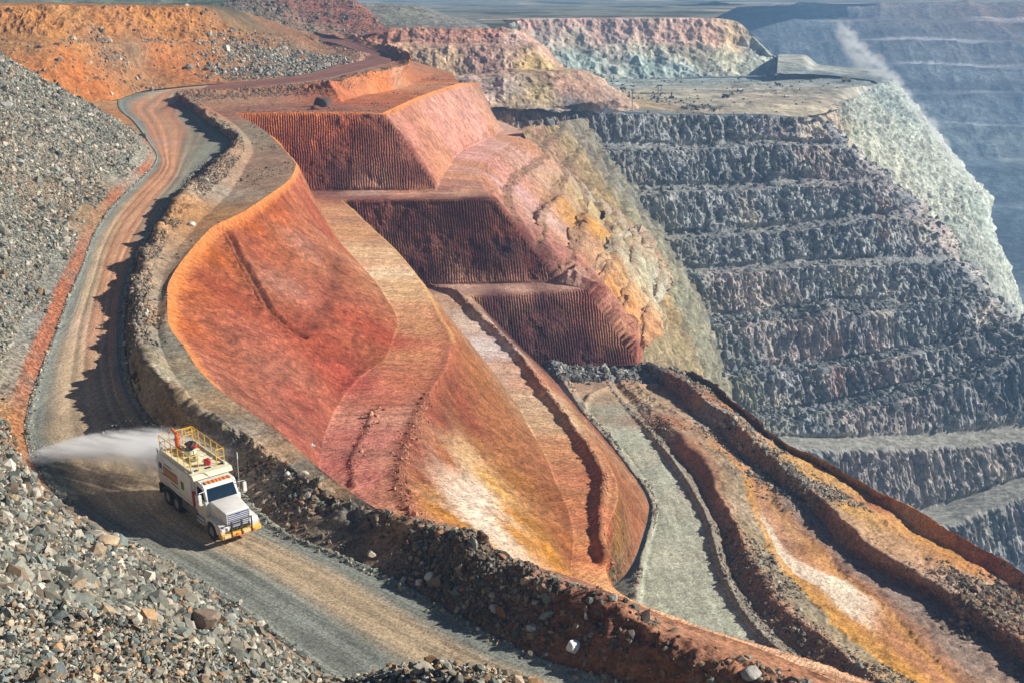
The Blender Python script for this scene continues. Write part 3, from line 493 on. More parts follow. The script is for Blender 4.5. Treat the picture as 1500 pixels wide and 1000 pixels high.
# ================================================================== the great grey wall across the cut
def yrow(pts, dy=0, dY=0): return [(x,y+dy,Y+dY) for (x,y,Y) in pts]
def gr(pts, Y, left=0, bend=None):
    out = []
    for (x,y) in pts:
        yy = Y - left*1.45*max(0,(1000-x))/280.0 + max(0,x-1000)*.10
        out.append((x,y,yy))
    return out
G = [gr([(720,163),(800,163),(870,163),(1000,168),(1100,168),(1180,172),(1200,181)],462,34)+[(1206,181,545)],
 gr([(740,205),(820,206),(880,207),(1000,211),(1100,205),(1195,207),(1232,213)],455,30)+[(1240,214,540)],
 gr([(745,212),(825,213),(885,214),(1000,218),(1100,212),(1200,214),(1236,218)],448,28)+[(1244,219,535)],
 gr([(780,280),(840,278),(890,276),(1040,272),(1160,266),(1255,262),(1300,268)],441,25)+[(1310,269,530)],
 gr([(785,288),(845,286),(895,284),(1040,280),(1160,274),(1260,269),(1306,274)],433,25)+[(1316,275,525)],
 gr([(830,344),(880,341),(930,340),(1030,341),(1150,331),(1285,313),(1347,317)],426,20)+[(1357,318,520)],
 gr([(834,352),(884,349),(934,348),(1030,349),(1150,339),(1290,320),(1353,323)],418,20)+[(1362,324,515)],
 gr([(870,394),(920,390),(970,391),(1040,394),(1170,382),(1300,377),(1398,376)],412,15)+[(1408,377,510)],
 gr([(874,402),(924,398),(974,399),(1040,402),(1170,390),(1303,385),(1402,384)],404,15)+[(1412,385,505)],
 gr([(920,462),(970,464),(1020,465),(1090,461),(1180,448),(1215,440),(1330,440),(1440,428)],397,10)+[(1452,430,500)],
 gr([(924,474),(974,476),(1020,477),(1090,473),(1180,464),(1218,446),(1245,462),(1335,450),(1444,434)],386,10)+[(1456,436,495)],
 gr([(960,540),(1010,540),(1060,540),(1130,533),(1250,526),(1370,502),(1472,472)],380,0)+[(1486,474,490)],
 gr([(964,549),(1014,549),(1064,548),(1130,541),(1250,533),(1374,510),(1476,480)],372,0)+[(1492,484,485)],
 gr([(1000,604),(1050,607),(1100,606),(1170,600),(1240,584),(1370,552),(1480,503),(1540,480)],366,0),
 gr([(1004,616),(1054,618),(1104,616),(1175,610),(1245,600),(1375,572),(1490,520),(1550,500)],354,0),
 gr([(1010,642),(1070,641),(1130,640),(1220,641),(1300,640),(1420,634),(1520,625),(1590,620)],348,0),
 gr([(1012,652),(1072,651),(1130,651),(1220,653),(1300,655),(1420,650),(1520,641),(1590,636)],338,0),
 gr([(1100,780),(1150,775),(1200,770),(1300,755),(1365,744),(1440,718),(1520,692),(1600,670)],330,0),
 gr([(1110,800),(1160,797),(1210,792),(1310,780),(1385,764),(1440,745),(1520,720),(1600,700)],316,0),
 gr([(1150,960),(1200,940),(1260,910),(1330,880),(1400,860),(1450,845),(1540,820),(1620,800)],306,0)]
nv = [50,5, 70,6, 64,6, 54,6, 70,10, 68,7, 60,8, 36,8, 90,14, 80]
p = loft(G,[880],nv); P=p.B; r=p.r; seed=601
S_=p.P.copy()
for _ in range(260): S_[1:-1]=(S_[:-2]+2*S_[1:-1]+S_[2:])/4
fall_=sst(.02,.3,fbm(P,.028,4,661))*sst(13,12,r)*.92; p.P=p.P*(1-fall_[...,None])+S_*fall_[...,None]; P=p.P.copy(); normals(p)
fi = np.floor(r).astype(int); isf = (fi%2==0)&(r<19); fr_ = r-fi
env = sst(0,.07,fr_)*sst(1,.86,fr_)*isf
X = P[...,0]+.35*P[...,2]*0+ 3*fbm(P,.03,3,600)
roadr_pre = sst(14.3,14.9,r)*sst(16.5,16.1,r)+sst(16.5,16.95,r)*sst(18.5,18.1,r)
blk = fbm(np.stack([X*.24,P[...,1]*.16,P[...,2]*.028],-1),1,5,seed,ridge=True,gain=.62)
but = fbm(np.stack([X*.035,P[...,1]*.035,P[...,2]*.012],-1),1,3,seed+5)
fine = fbm(np.stack([X*.9,P[...,1]*.5,P[...,2]*.07],-1),1,4,seed+9,ridge=True)
bl2 = fbm(P,.22,4,seed+12)
def terr(v, q): f=np.floor(v*q); g=v*q-f; return (f+sst(.35,.65,g))/q
p.P[...,2] += 1.6*fbm(P,.035,4,645)*(1-roadr_pre)
d = (.12+.88*env)*(2.6*terr(blk,2.2)+1.1*fine+.7*bl2)+ (.5+.5*env)*3.6*but - .8
roadr = sst(14.75,15,r)*sst(16.1,16,r)+sst(16.95,17.05,r)*sst(18.1,18,r)
d = d*(1-roadr*.95)
d += (.35+.0*r)*(1-env)*(1-roadr)*fbm(P,.8,3,620)*1.2
# spill cones of broken rock lying on the lower benches
push(p,d,.7)
jag = (1-env)*isf*(1-roadr); p.P[...,2] += jag*1.9*fbm(P,.14,4,630)
big = fbm(P,.018,3,640); 
GB=np.array((.262,.268,.262)); GP=np.array((.32,.275,.255)); GT=np.array((.46,.41,.32)); GD=np.array((.10,.125,.15))
w1 = sst(-.1,.35,fbm(np.stack([X*.03,P[...,1]*.03,P[...,2]*.02],-1),1,4,650)); w2_ = sst(0,.4,fbm(np.stack([X*.08,P[...,1]*.08,P[...,2]*.02],-1),1,4,651)); w3_=sst(.1,.5,fbm(np.stack([X*.1,P[...,1]*.1,P[...,2]*.03],-1),1,4,652))
c = GB*(1-w1[...,None])+GP*w1[...,None]; c = c*(1-.6*w2_[...,None])+GT*.6*w2_[...,None]; c=c*(1-.7*w3_[...,None])+GD*.7*w3_[...,None]
rust = path_d(p,[(1215,500),(1222,570)]); rust2 = path_d(p,[(1288,300),(1290,345)])
m = np.clip(np.exp(-(rust/2.2)**2)+np.exp(-(rust2/2)**2),0,1)*.6; c=c*(1-m[...,None])+np.array((.30,.15,.10))*m[...,None]
bm_ = np.exp(-(path_d(p,[(1250,455),(1240,500),(1262,570)])/3.2)**2)*.6; c=c*(1-bm_[...,None])+np.array((.08,.10,.13))*bm_[...,None]
flatm = ((1-env)*isf+(~isf))*(1-fall_); c = c*(1-.55*flatm[...,None])+np.array((.27,.265,.24))*.55*flatm[...,None]
c = c*(1+.75*fine*env+.45*fbm(P,.5,3,655)+.4*blk)[...,None]
lw = sst(13,15,r); c=c*(1-.25*lw[...,None])+np.array((.2,.22,.2))*.25*lw[...,None]
# weathered ochre and green ground where the wall meets the near side
och = splat(p,[(800,200,(.30,.24,.2)),(850,250,(.36,.33,.26)),(830,300,(.46,.34,.17)),(870,320,(.44,.33,.15)),(900,360,(.35,.33,.24)),(930,420,(.42,.33,.17)),(960,450,(.38,.36,.25)),(900,300,(.33,.34,.28)),(985,500,(.40,.37,.25)),(1000,470,(.42,.3,.18)),(1040,480,(.26,.27,.22)),(1000,400,(.25,.26,.22)),(1020,540,(.35,.36,.28)),(880,200,(.2,.2,.2))],3,jit=4)
xl = np.interp(r.ravel(),[0,4,8,12,16],[-40+0,25,38,50,62]).reshape(r.shape)
# boundary follows the spur down
bx = project(P)[0]*0 + P[...,0]
m = sst(6,-10,P[...,0]-np.interp(P[...,2].ravel(),[-125,-110,-90,-70,-55,-40],[78,70,62,52,44,32]).reshape(r.shape)+7*fbm(P,.05,4,660))
c = c*(1-m[...,None])+och*(1+.35*fine+.3*fbm(P,.4,3,661))[...,None]*m[...,None]
lane = fbm(np.stack([p.su*.01,(r)*14,0*r],-1),1,3,670); c=c*(1-roadr[...,None])+(np.array((.37,.36,.31))*(1+.2*lane)[...,None])*roadr[...,None]
build(p,'rock_wall',M['rock'],c*.80+.035); GW=p
sa=[(758,196,322),(820,268,322),(856,300,314),(896,348,290),(926,390,310),(940,425,326),(932,470,292),(922,520,250),(915,560,232)]
sb=[(800,190,370),(862,256,372),(892,300,370),(928,345,360),(960,390,362),(986,430,365),(1000,480,350),(1012,530,336),(1030,590,325)]
sc_=[(850,180,437),(905,250,434),(938,300,428),(972,350,420),(1000,400,412),(1030,450,404),(1050,495,400),(1065,545,392),(1085,620,380)]
sd_=[(880,178,452),(940,250,450),(975,300,444),(1010,350,436),(1040,400,428),(1070,450,420),(1090,495,414),(1105,545,406),(1120,630,394)]
p=loft([sa,sb,sc_,sd_],[420],[60,60,20]); P=p.B; r=p.r
zz=P[...,2]; ph=(zz+1.5*fbm(P,.05,3,681))/5.2; g_=ph-np.floor(ph); st_=np.where(g_<.66,g_/.66*.94,.94+(g_-.66)/.34*.06); p.P[...,2]+=(st_-g_)*5.2*.9; fl_=sst(.62,.7,g_); normals(p)
rg=fbm(np.stack([P[...,0]*.25,P[...,1]*.18,P[...,2]*.06],-1),1,5,683,ridge=True); push(p,(2.2*rg+1.2*fbm(P,.4,4,684))*(1-.7*fl_),.4)
c=splat(p,[(800,215,(.38,.27,.2)),(850,255,(.42,.34,.22)),(870,235,(.30,.28,.24)),(880,290,(.46,.36,.18)),(900,270,(.30,.32,.27)),(925,330,(.36,.37,.27)),(950,320,(.26,.28,.25)),(935,370,(.46,.36,.2)),(965,400,(.40,.42,.31)),(1000,440,(.38,.40,.31)),(985,470,(.46,.36,.2)),(1020,500,(.36,.38,.3)),(1010,540,(.44,.40,.26)),(1040,580,(.34,.36,.29)),(1060,520,(.26,.28,.26))],3,jit=3)
c=c*(1+.4*fbm(P,.3,4,686)+.35*rg)[...,None]; c=c*(1-.4*fl_[...,None])+.4*fl_[...,None]*np.array((.36,.29,.21))
build(p,'rock_wall',M['rock'],c*np.array((.66,.60,.55))); SPR=p
# ================================================================== plateau behind the wall
back=[(760,118,664),(820,116,668),(960,115,676),(1100,113,690),(1170,109,700),(1240,113,690),(1300,120,660)]
mid_=[(740,138,520),(850,138,520),(960,138,525),(1080,138,530),(1150,136,540),(1235,130,560),(1296,123,650)]
front=[(720,162,409),(800,162,424),(870,162,438),(1000,167,463),(1100,167,473),(1178,171,481),(1296,125,645)]
p=loft([front,mid_,back],[520],[50,60]); P=p.B
P0=P; cr=fbm(P,.03,4,701); push(p,.5*cr+.25*fbm(P,.2,4,702)+.9*sst(.3,.6,fbm(np.stack([P[...,0]*.02,P[...,1]*.09,0*P[...,0]],-1),1,4,703)))
c=splat(p,[(900,140,(.42,.36,.24)),(930,152,(.46,.36,.22)),(900,150,(.50,.35,.22)),(1000,145,(.40,.37,.29)),(1000,125,(.36,.37,.32)),(900,124,(.34,.37,.33)),(1100,130,(.40,.38,.32)),(1100,155,(.38,.34,.27)),(1150,150,(.42,.36,.28)),(1160,120,(.40,.40,.35)),(1150,162,(.5,.44,.32)),(1220,118,(.24,.28,.28)),(1050,120,(.3,.34,.31)),(980,165,(.28,.29,.26))],3,jit=6)
stp=fbm(np.stack([P[...,0]*.02,P[...,1]*.12,0*P[...,0]],-1),1,4,710); c=c*(1+.4*stp+.2*fbm(P,.4,3,711))[...,None]
build(p,'ground',M['far'],c); PLT=p
# wall behind the plateau
i0=[(680,30,690),(730,28,700),(800,27,708),(900,26,714),(1045,27,720),(1076,31,724),(1112,62,716),(1145,92,706),(1168,108,702)]
i1=[(680,60,684),(730,62,694),(800,64,700),(900,62,706),(1050,58,712),(1085,68,716),(1120,84,712),(1150,100,706),(1170,110,704)]
i2=[(690,114,664),(760,118,666),(820,119,668),(900,120,670),(1010,116,676),(1100,113,684),(1130,113,688),(1152,112,694),(1172,112,700)]
p=loft([i0,i1,i2],[640],[44,70],soft=2); P=p.B; r=p.r
fr=fbm(np.stack([P[...,0],P[...,1],P[...,2]*.3],-1),.09,5,801,ridge=True)
push(p,(2.2*fr+1.4*fbm(P,.3,3,802))*sst(0,.1,r),.5)
c=splat(p,[(760,32,(.50,.32,.26)),(850,38,(.50,.32,.27)),(900,35,(.48,.33,.28)),(1000,45,(.52,.34,.27)),(1040,50,(.5,.33,.24)),(960,50,(.48,.33,.26)),(1070,60,(.48,.36,.22)),(760,60,(.40,.40,.33)),(850,62,(.42,.36,.28)),(950,75,(.40,.38,.28)),(1010,80,(.42,.38,.27)),(850,90,(.36,.42,.37)),(780,100,(.33,.40,.36)),(950,100,(.34,.41,.37)),(1060,90,(.42,.40,.28)),(1100,100,(.36,.38,.32)),(1000,105,(.36,.41,.37)),(1120,75,(.36,.38,.33))],3,jit=9)
c=c*(1+.35*fbm(np.stack([P[...,0],P[...,1],P[...,2]*.3],-1),.12,4,805)+.25*fr)[...,None]
build(p,'rock_wall',M['far'],c)
# raised step at the plateau's far end
mound('ground',[(1138,108,640),(1200,110,642),(1262,116,640),(1292,120,625)],[(1140,82,690),(1175,83,690),(1192,97,685),(1292,106,675)],[(1142,80,760),(1178,81,760),(1200,95,760),(1296,105,730)],[(1180,90,(.42,.42,.36)),(1220,112,(.2,.24,.25)),(1150,105,(.36,.38,.34))],seed=830,amp=.6,nv=(16,10))
# pale fresh spill falling into the deep pit
e0=[(1172,172,498),(1205,160,518),(1235,150,540),(1265,136,589),(1296,122,654),(1304,123,702)]
e1=[(1190,215,488),(1230,212,503),(1270,206,529),(1310,196,567),(1348,184,616),(1356,187,670)]
e2=[(1230,290,481),(1270,290,488),(1310,288,508),(1365,280,545),(1412,268,589),(1421,271,637)]
e2b=[(1240,312,473),(1285,314,480),(1330,312,499),(1385,303,531),(1438,288,570),(1447,292,621)]
e3=[(1300,360,464),(1335,358,471),(1375,350,491),(1410,338,518),(1442,322,556),(1452,325,605)]
e4=[(1370,425,451),(1395,422,458),(1420,412,475),(1450,402,502),(1466,388,540),(1476,391,589)]
e5=[(1400,500,437),(1430,498,445),(1455,490,459),(1472,480,481),(1484,466,516),(1494,470,562)]
e6=[(1440,620,423),(1470,610,430),(1500,600,443),(1530,590,464),(1550,580,497),(1560,585,540)]
p=loft([e0,e1,e2,e2b,e3,e4,e5,e6],[420],[60,80,20,60,60,60,50],soft=3); P=p.B; r=p.r
rg=fbm(np.stack([P[...,0]*.12+.03*P[...,2],P[...,1]*.1,P[...,2]*.03],-1),1,5,851,ridge=True)
push(p,(1.4+2.4*sst(2.4,.4,r))*rg+1.4*fbm(P,.25,4,852)+4.5*fbm(P,.03,3,853)+1.6*fbm(np.stack([P[...,0]*.5,P[...,1]*.3,P[...,2]*.06],-1),1,3,857,ridge=True),.4)
c=splat(p,[(1200,168,(.44,.38,.29)),(1240,160,(.33,.37,.33)),(1280,140,(.30,.36,.34)),(1250,200,(.38,.41,.33)),(1300,180,(.34,.39,.34)),(1290,240,(.40,.43,.36)),(1350,240,(.37,.41,.36)),(1340,300,(.40,.42,.36)),(1400,300,(.38,.42,.37)),(1300,300,(.42,.38,.31)),(1400,340,(.33,.38,.34)),(1430,400,(.34,.38,.34)),(1460,450,(.3,.33,.3)),(1480,580,(.2,.23,.22)),(1430,310,(.34,.40,.36))],3,jit=5)
c=c*(1+.35*fbm(np.stack([P[...,0]*.3,P[...,1]*.2,P[...,2]*.05],-1),1,5,855)+.35*rg)[...,None]; tp_=sst(1.6,.1,r)*sst(-.2,.3,fbm(P,.1,3,856))*.45; c=c*(1-tp_[...,None])+tp_[...,None]*np.array((.24,.29,.30))
c=c*np.array((1.16,1.08,1.06))
build(p,'scree_slope',M['rock'],c); PS=p
# ================================================================== the deep pit and its far side
J=[[(980,9,1180),(1060,10,1250),(1120,9,1330),(1200,6,1480),(1300,5,1500),(1500,5,1500),(1750,5,1500)]]
yy=[(28,.975),(33,.955),(58,.93),(63,.91),(95,.89),(101,.87),(135,.85),(141,.835),(182,.81),(188,.795),(230,.77),(240,.755),(300,.73),(420,.60),(560,.50),(760,.42)]
J=[[ (980,9,1260),(1060,9,1300),(1140,8,1380),(1220,6,1450),(1330,5,1500),(1500,5,1500),(1750,5,1500)]]
for y,k in yy:
    w=[0,1,.5,0,1,-1,0]
    J.append([(x,y+dy*.15*min(y,60)/10,1500*k) for x,dy in zip((980,1060,1140,1220,1330,1500,1750),(4,3,0,3,-2,1,0))])
p=loft(J,[640],[14,4,20,4,22,4,22,4,26,4,30,6,30,50,40,20],soft=1); P=p.B; r=p.r
fi=np.floor(r); isf=(fi%2==0)&(r<12)
rg=fbm(np.stack([P[...,0]*.02,P[...,1]*.008,P[...,2]*.012],-1),1,5,901,ridge=True)
push(p,np.where(isf,1,.3)*5*rg*sst(13,11,r)+5*fbm(P,.012,3,902)*sst(0,.5,r),.5)
c=splat(p,[(1150,30,(.15,.17,.20)),(1200,100,(.16,.17,.19)),(1320,20,(.25,.2,.19)),(1400,25,(.27,.2,.18)),(1460,22,(.34,.2,.15)),(1350,60,(.23,.2,.2)),(1450,60,(.24,.21,.2)),(1340,90,(.22,.21,.21)),(1400,120,(.20,.2,.21)),(1300,150,(.16,.17,.19)),(1480,160,(.17,.18,.2)),(1400,250,(.15,.17,.19)),(1480,210,(.22,.23,.23)),(1480,330,(.14,.16,.18)),(1490,430,(.12,.14,.16)),(1470,10,(.3,.24,.2))],3,jit=60)
c=c*np.array((.72,.80,.78))*(1+.55*fbm(np.stack([P[...,0]*.010,P[...,1]*.004,P[...,2]*.12],-1),1,5,905)+.3*rg)[...,None]
tracks=sst(.93,1,1-np.abs(fbm(P,.006,3,908))); c=c+tracks[...,None]*.10*(r>10)[...,None]
ledge=(~isf)&(r<13); c=c+ledge[...,None]*.24*sst(-.2,.3,fbm(np.stack([P[...,0]*.01,0*r,r*.5],-1),1,3,909))[...,None]
build(p,'rock_wall',M['far'],c)
# plain to the horizon
pa=[[(300,44,478),(460,44,479),(600,45,474),(748,46,473),(756,44,500),(735,30,695),(800,27,712),(1045,27,722),(1062,20,900),(1080,12,1200),(1140,8,1382),(1220,6,1450),(1330,5,1500),(1500,5,1500),(1900,5,1500)]]
def zpt(x,y,Y,z=-14.2):
    pt=at(x,y,float(Y)); return np.array([pt[0],pt[1],z])
A=np.array([zpt(*q) for q in pa[0]])
t=np.r_[0,np.cumsum(np.linalg.norm(np.diff(A,axis=0),axis=1))]; tt=np.linspace(0,t[-1],700); A=np.stack([np.interp(tt,t,A[:,k]) for k in range(3)],-1)
Bx=np.stack([np.linspace(-500,900,700),np.full(700,1700.),np.full(700,-14.)],-1); Cx=np.stack([np.linspace(-1500,1700,700),np.full(700,3000.),np.full(700,-14.)],-1)
A[:,2]=-14.2
p=loft([A,Bx,Cx],None,[120,80]); P=p.B
hl=fbm(P,.004,4,951); p.P[...,2]+=np.minimum(5,2.5*np.maximum(0,fbm(P,.01,4,950)))*sst(1,1.05,1+p.r)*sst(0,.12,p.r)
p.P[...,2]+=sst(1.3,1.9,p.r)*7*np.maximum(0,hl+.25)
c=np.ones(P.shape)*np.array((.22,.215,.17)); m=sst(.0,.25,fbm(P,.02,4,952)); c=c*(1-m[...,None])+np.array((.07,.085,.06))*m[...,None]
m=sst(.25,.45,fbm(P,.012,3,953)); c=c*(1-m[...,None])+np.array((.42,.36,.28))*m[...,None]
build(p,'ground',M['far'],c)
# ================================================================== lower ramps
Lr=[ ([(796,534),(822,566),(858,616),(890,652),(925,697),(944,722),(950,738),(949,757),(941,787),(932,814),(915,842),(890,872),(880,940)],-56.2),
 ([(808,531),(830,565),(862,613),(895,649),(930,694),(950,721),(956,738),(955,760),(948,788),(940,815),(936,845),(932,880),(925,940)],-55.3),
 ([(824,531),(840,565),(870,610),(905,648),(940,694),(958,722),(963,740),(961,762),(955,790),(948,816),(943,845),(940,880),(935,940)],-56.3),
 ([(880,531),(888,560),(905,585),(927,612),(974,668),(1006,715),(1030,762),(1049,830),(1083,898),(1131,952),(1190,1000)],-56.5),
 ([(884,531),(892,560),(910,585),(933,610),(979,664),(1012,712),(1037,760),(1056,827),(1090,894),(1138,947),(1197,993)],-55.7),
 ([(890,531),(899,560),(918,585),(942,609),(989,662),(1023,710),(1047,756),(1067,823),(1101,889),(1151,938),(1216,980)],-56.8),
 ([(900,531),(910,560),(935,582),(962,604),(1008,648),(1042,700),(1074,748),(1100,812),(1140,880),(1210,935),(1290,985)],-55.2),
 ([(920,531),(932,562),(955,580),(990,605),(1045,655),(1085,705),(1109,746),(1138,818),(1208,910),(1280,952),(1370,1005)],-56.6),
 ([(932,531),(945,560),(972,578),(1005,603),(1065,655),(1110,700),(1145,746),(1236,832),(1312,904),(1386,985),(1420,1010)],-57.2),
 ([(942,531),(960,556),(985,572),(1012,600),(1080,664),(1130,705),(1170,736),(1228,794),(1348,868),(1420,920),(1485,968)],-57.6),
 ([(968,540),(1004,560),(1041,590),(1106,643),(1152,684),(1202,735),(1278,796),(1388,870),(1452,915),(1525,965)],-55.3),
 ([(985,541),(1020,562),(1060,590),(1120,640),(1175,680),(1230,720),(1320,780),(1420,840),(1500,900),(1560,950)],-57.0),
 ([(1000,545),(1040,570),(1085,605),(1140,650),(1205,690),(1275,728),(1338,772),(1420,812),(1475,850),(1560,900)],-58.2),
 ([(1010,542),(1045,563),(1095,602),(1150,645),(1225,686),(1300,724),(1370,758),(1440,796),(1500,833),(1580,880)],-56.2)]
slope=[3.0]*3+[3.0]*3+[3.2,3.5,4,4.5,5,6,7,7.5]
rows=[]
for (pts,z),sl in zip(Lr,slope):
    n=len(pts); q=[]
    s=np.r_[0,np.cumsum(np.hypot(*np.diff(np.array(pts,float),axis=0).T))]; s/=s[-1]
    berm_up={-55.7:.8,-55.2:2.2,-55.3:1.0}.get(z,0)
    for (x,y),f in zip(pts,s):
        zz=z-sl*f
        if z in (-55.7,-56.8,-55.2): zz+= (-56.4-z)*(.30+.70*(1-float(sst(.13,.24,f)))) if z!=-56.8 else 0     # the central bund grows out of the turning area
        q.append((x,y,zz))
    e0_,e1_=q[-2],q[-1]; q.append(tuple(e1_[k]+(e1_[k]-e0_[k])*1.3 for k in range(3)))
    rows.append(spline(q,900))
low=[rows[-1]+np.array([8,10,-14.0]), rows[-1]+np.array([30,40,-60.0])]
p=loft(rows+low,None,[8,8,50,8,10,24,30,40,24,24,30,26,22,14,30],soft=1); P=p.B; r=p.r
d=.12*fbm(P,.7,3,1001)+.10*fbm(P,2,3,1002)
ru=sst(5,6,r)*sst(14,12,r); d+=ru*(.45*fbm(P,.25,4,1003)+.25*fbm(P,1.,3,1004,ridge=True))*(1-.8*sst(7,7.15,r)*sst(8,7.85,r))
d+=sst(.3,1,r)*sst(1.9,1.2,r)*.4*fbm(P,.8,3,1005)+sst(3.3,4,r)*sst(4.9,4.2,r)*.3*fbm(P,1.2,3,1006)
roadm=sst(2,2.1,r)*sst(3,2.9,r)
d*=(1-.75*roadm); d+=roadm*.03*fbm(np.stack([P[...,0]*1.5,P[...,1]*.2,P[...,2]],-1),1,3,1007,ridge=True)
arc=path_d(p,[(853,612),(853,595),(865,580),(890,568),(930,562),(960,564)]); d+=.45*np.exp(-(arc/.45)**2)
d+=sst(13,14,r)*1.5*fbm(P,.2,4,1010,ridge=True)
rz=sst(4.2,5.2,r)*sst(14,13,r); p.P[...,:2] += (rz*1.3)[...,None]*np.stack([fbm(P,.11,3,1011),fbm(P,.11,3,1012)],-1); d+=rz*.8*fbm(P,.07,3,1013)
push(p,d)
GG=(.42,.43,.34)
c=splat(p,[(930,640,GG),(960,700,GG),(1000,780,GG),(1010,850,GG),(1060,910,GG),(960,860,GG),(1120,965,GG),(900,600,(.34,.32,.25)),(930,575,(.44,.32,.2)),(890,585,(.42,.32,.22)),(860,560,(.40,.27,.2)),(960,580,(.36,.28,.19)),(830,560,(.42,.28,.2)),(1000,610,(.36,.26,.18)),
 (980,620,(.36,.18,.10)),(1020,660,(.36,.18,.10)),(1050,700,(.34,.2,.12)),(1080,770,(.30,.22,.13)),(1100,830,(.27,.24,.17)),(1160,880,(.26,.24,.2)),(1250,950,(.26,.24,.2)),(1050,640,(.33,.22,.14)),(1085,700,(.34,.2,.13)),
 (1110,750,(.62,.45,.34)),(1130,765,(.66,.5,.38)),(1150,790,(.64,.5,.37)),(1185,830,(.66,.56,.43)),(1215,860,(.72,.62,.48)),(1235,890,(.70,.60,.45)),(1230,850,(.45,.22,.12)),(1200,810,(.42,.22,.15)),(1250,860,(.44,.22,.12)),(1170,850,(.50,.28,.09)),(1220,910,(.48,.27,.09)),(1280,920,(.45,.24,.09)),(1310,960,(.45,.24,.09)),(1280,955,(.6,.46,.28)),(1340,980,(.46,.26,.09)),
 (1100,690,(.28,.2,.15)),(1160,740,(.25,.2,.17)),(1250,830,(.27,.21,.17)),(1330,890,(.25,.20,.17)),(1400,950,(.27,.2,.15)),(1200,770,(.28,.22,.18)),
 (1000,565,(.33,.17,.11)),(1040,610,(.3,.27,.24)),(1080,640,(.30,.28,.26)),(1120,670,(.3,.28,.26)),(1160,700,(.28,.26,.24)),(1190,725,(.3,.22,.15)),
 (1060,590,(.42,.19,.09)),(1120,640,(.45,.24,.1)),(1170,690,(.48,.29,.11)),(1240,745,(.50,.30,.11)),(1260,770,(.50,.29,.10)),(1300,800,(.42,.27,.16)),(1350,830,(.40,.26,.17)),(1280,740,(.38,.17,.09)),(1340,780,(.48,.27,.10)),(1380,800,(.48,.26,.09)),(1400,820,(.45,.23,.09)),(1450,850,(.35,.30,.24)),(1440,880,(.44,.34,.26)),(1480,880,(.46,.34,.26)),(1470,910,(.33,.2,.14)),(1480,940,(.36,.2,.13)),
 (1200,675,(.5,.3,.11)),(1260,705,(.5,.31,.13)),(1330,740,(.52,.33,.15)),(1400,775,(.48,.25,.1)),(1460,812,(.34,.16,.09))],3.4,jit=1.2)
BANDS=[(0,(.24,.2,.15)),(1,(.26,.23,.18)),(2,(.33,.34,.27)),(2.2,(.44,.45,.36)),(2.9,(.44,.45,.36)),(3.3,(.26,.24,.2)),(4,(.27,.25,.21)),(5,(.2,.14,.1)),(5.6,(.30,.15,.09)),(6,(.34,.18,.11)),(6.3,(.30,.23,.15)),(6.9,(.27,.24,.17)),(7.02,(.55,.30,.08)),(7.25,(.50,.26,.09)),(7.5,(.42,.21,.12)),(7.9,(.48,.26,.10)),(8.05,(.34,.17,.10)),(8.3,(.25,.19,.16)),(8.9,(.27,.22,.19)),(9.3,(.22,.13,.09)),(10,(.30,.19,.13))]
bc=np.stack([np.interp(r.ravel(),[b[0] for b in BANDS],[b[1][k] for b in BANDS]).reshape(r.shape) for k in range(3)],-1)
sl_=np.linspace(0,1,P.shape[1])[None]; wm=sst(10.4,9.4,r)*sst(.17,.27,sl_)*.72; wm=np.maximum(wm,sst(7,7.05,r)*sst(8,7.95,r)*sst(.42,.5,sl_)*.9)
c=c*(1-wm[...,None])+bc*wm[...,None]
fw_=np.clip(r-7,0,1); ws=sst(.36,.41,sl_)*sst(.72,.63,sl_); wc=.30+.28*sst(.45,.62,sl_); hw=.09+.17*sst(.46,.62,sl_); wst=ws*sst(1.35,.8,np.abs(fw_-wc+.05*fbm(P,.4,3,1024))/hw)*(r>7)*(r<8)
c=c*(1-wst[...,None])+wst[...,None]*np.array((.68,.56,.44))
c=c*(1+.28*fbm(P,.3,4,1020)+.25*ru*fbm(P,1.1,3,1021))[...,None]
c=c*(1+roadm*.25*fbm(np.stack([P[...,0]*1.2,P[...,1]*.15,0*r],-1),1,4,1022))[...,None]
bz=sst(.2,.8,r)*sst(1.9,1.3,r)+sst(3.2,3.8,r)*sst(4.8,4.2,r); bz=np.clip(bz,0,1)*.6; c=c*(1-bz[...,None])+np.array((.24,.22,.18))*bz[...,None]
build(p,'haul_ramp',M['ramp'],c); LR=p

# ================================================================== near heap of broken rock at the viewer's feet
ht=[(-120,868,27),(0,872,27),(100,884,26),(200,905,25.5),(280,935,25),(340,962,24.5),(400,990,24),(440,1006,23.5),(540,1010,23),(590,986,23),(620,977,23),(700,977,22.5),(750,988,22.5),(800,1012,22),(900,1060,22)]
A=spline(ht,260); hb=A+np.array([-2.5,3.5,-2.2]); hb2=A+np.array([-3,9,-9.])
def dn(k,y,z): return A+np.array([0.2*k,y,z])
p=loft([hb2,hb,A,dn(1,-1.5,.25),dn(2,-4.5,1.0),dn(3,-10,2.9)],None,[20,20,14,30,30],soft=3); P=p.B
push(p,.22*fbm(P,.8,4,1101)); c=np.ones(P.shape)*np.array((.22,.2,.16))*(1+.3*fbm(P,2,3,1102))[...,None]
build(p,'scree_slope',M['scree'],c); NH=p
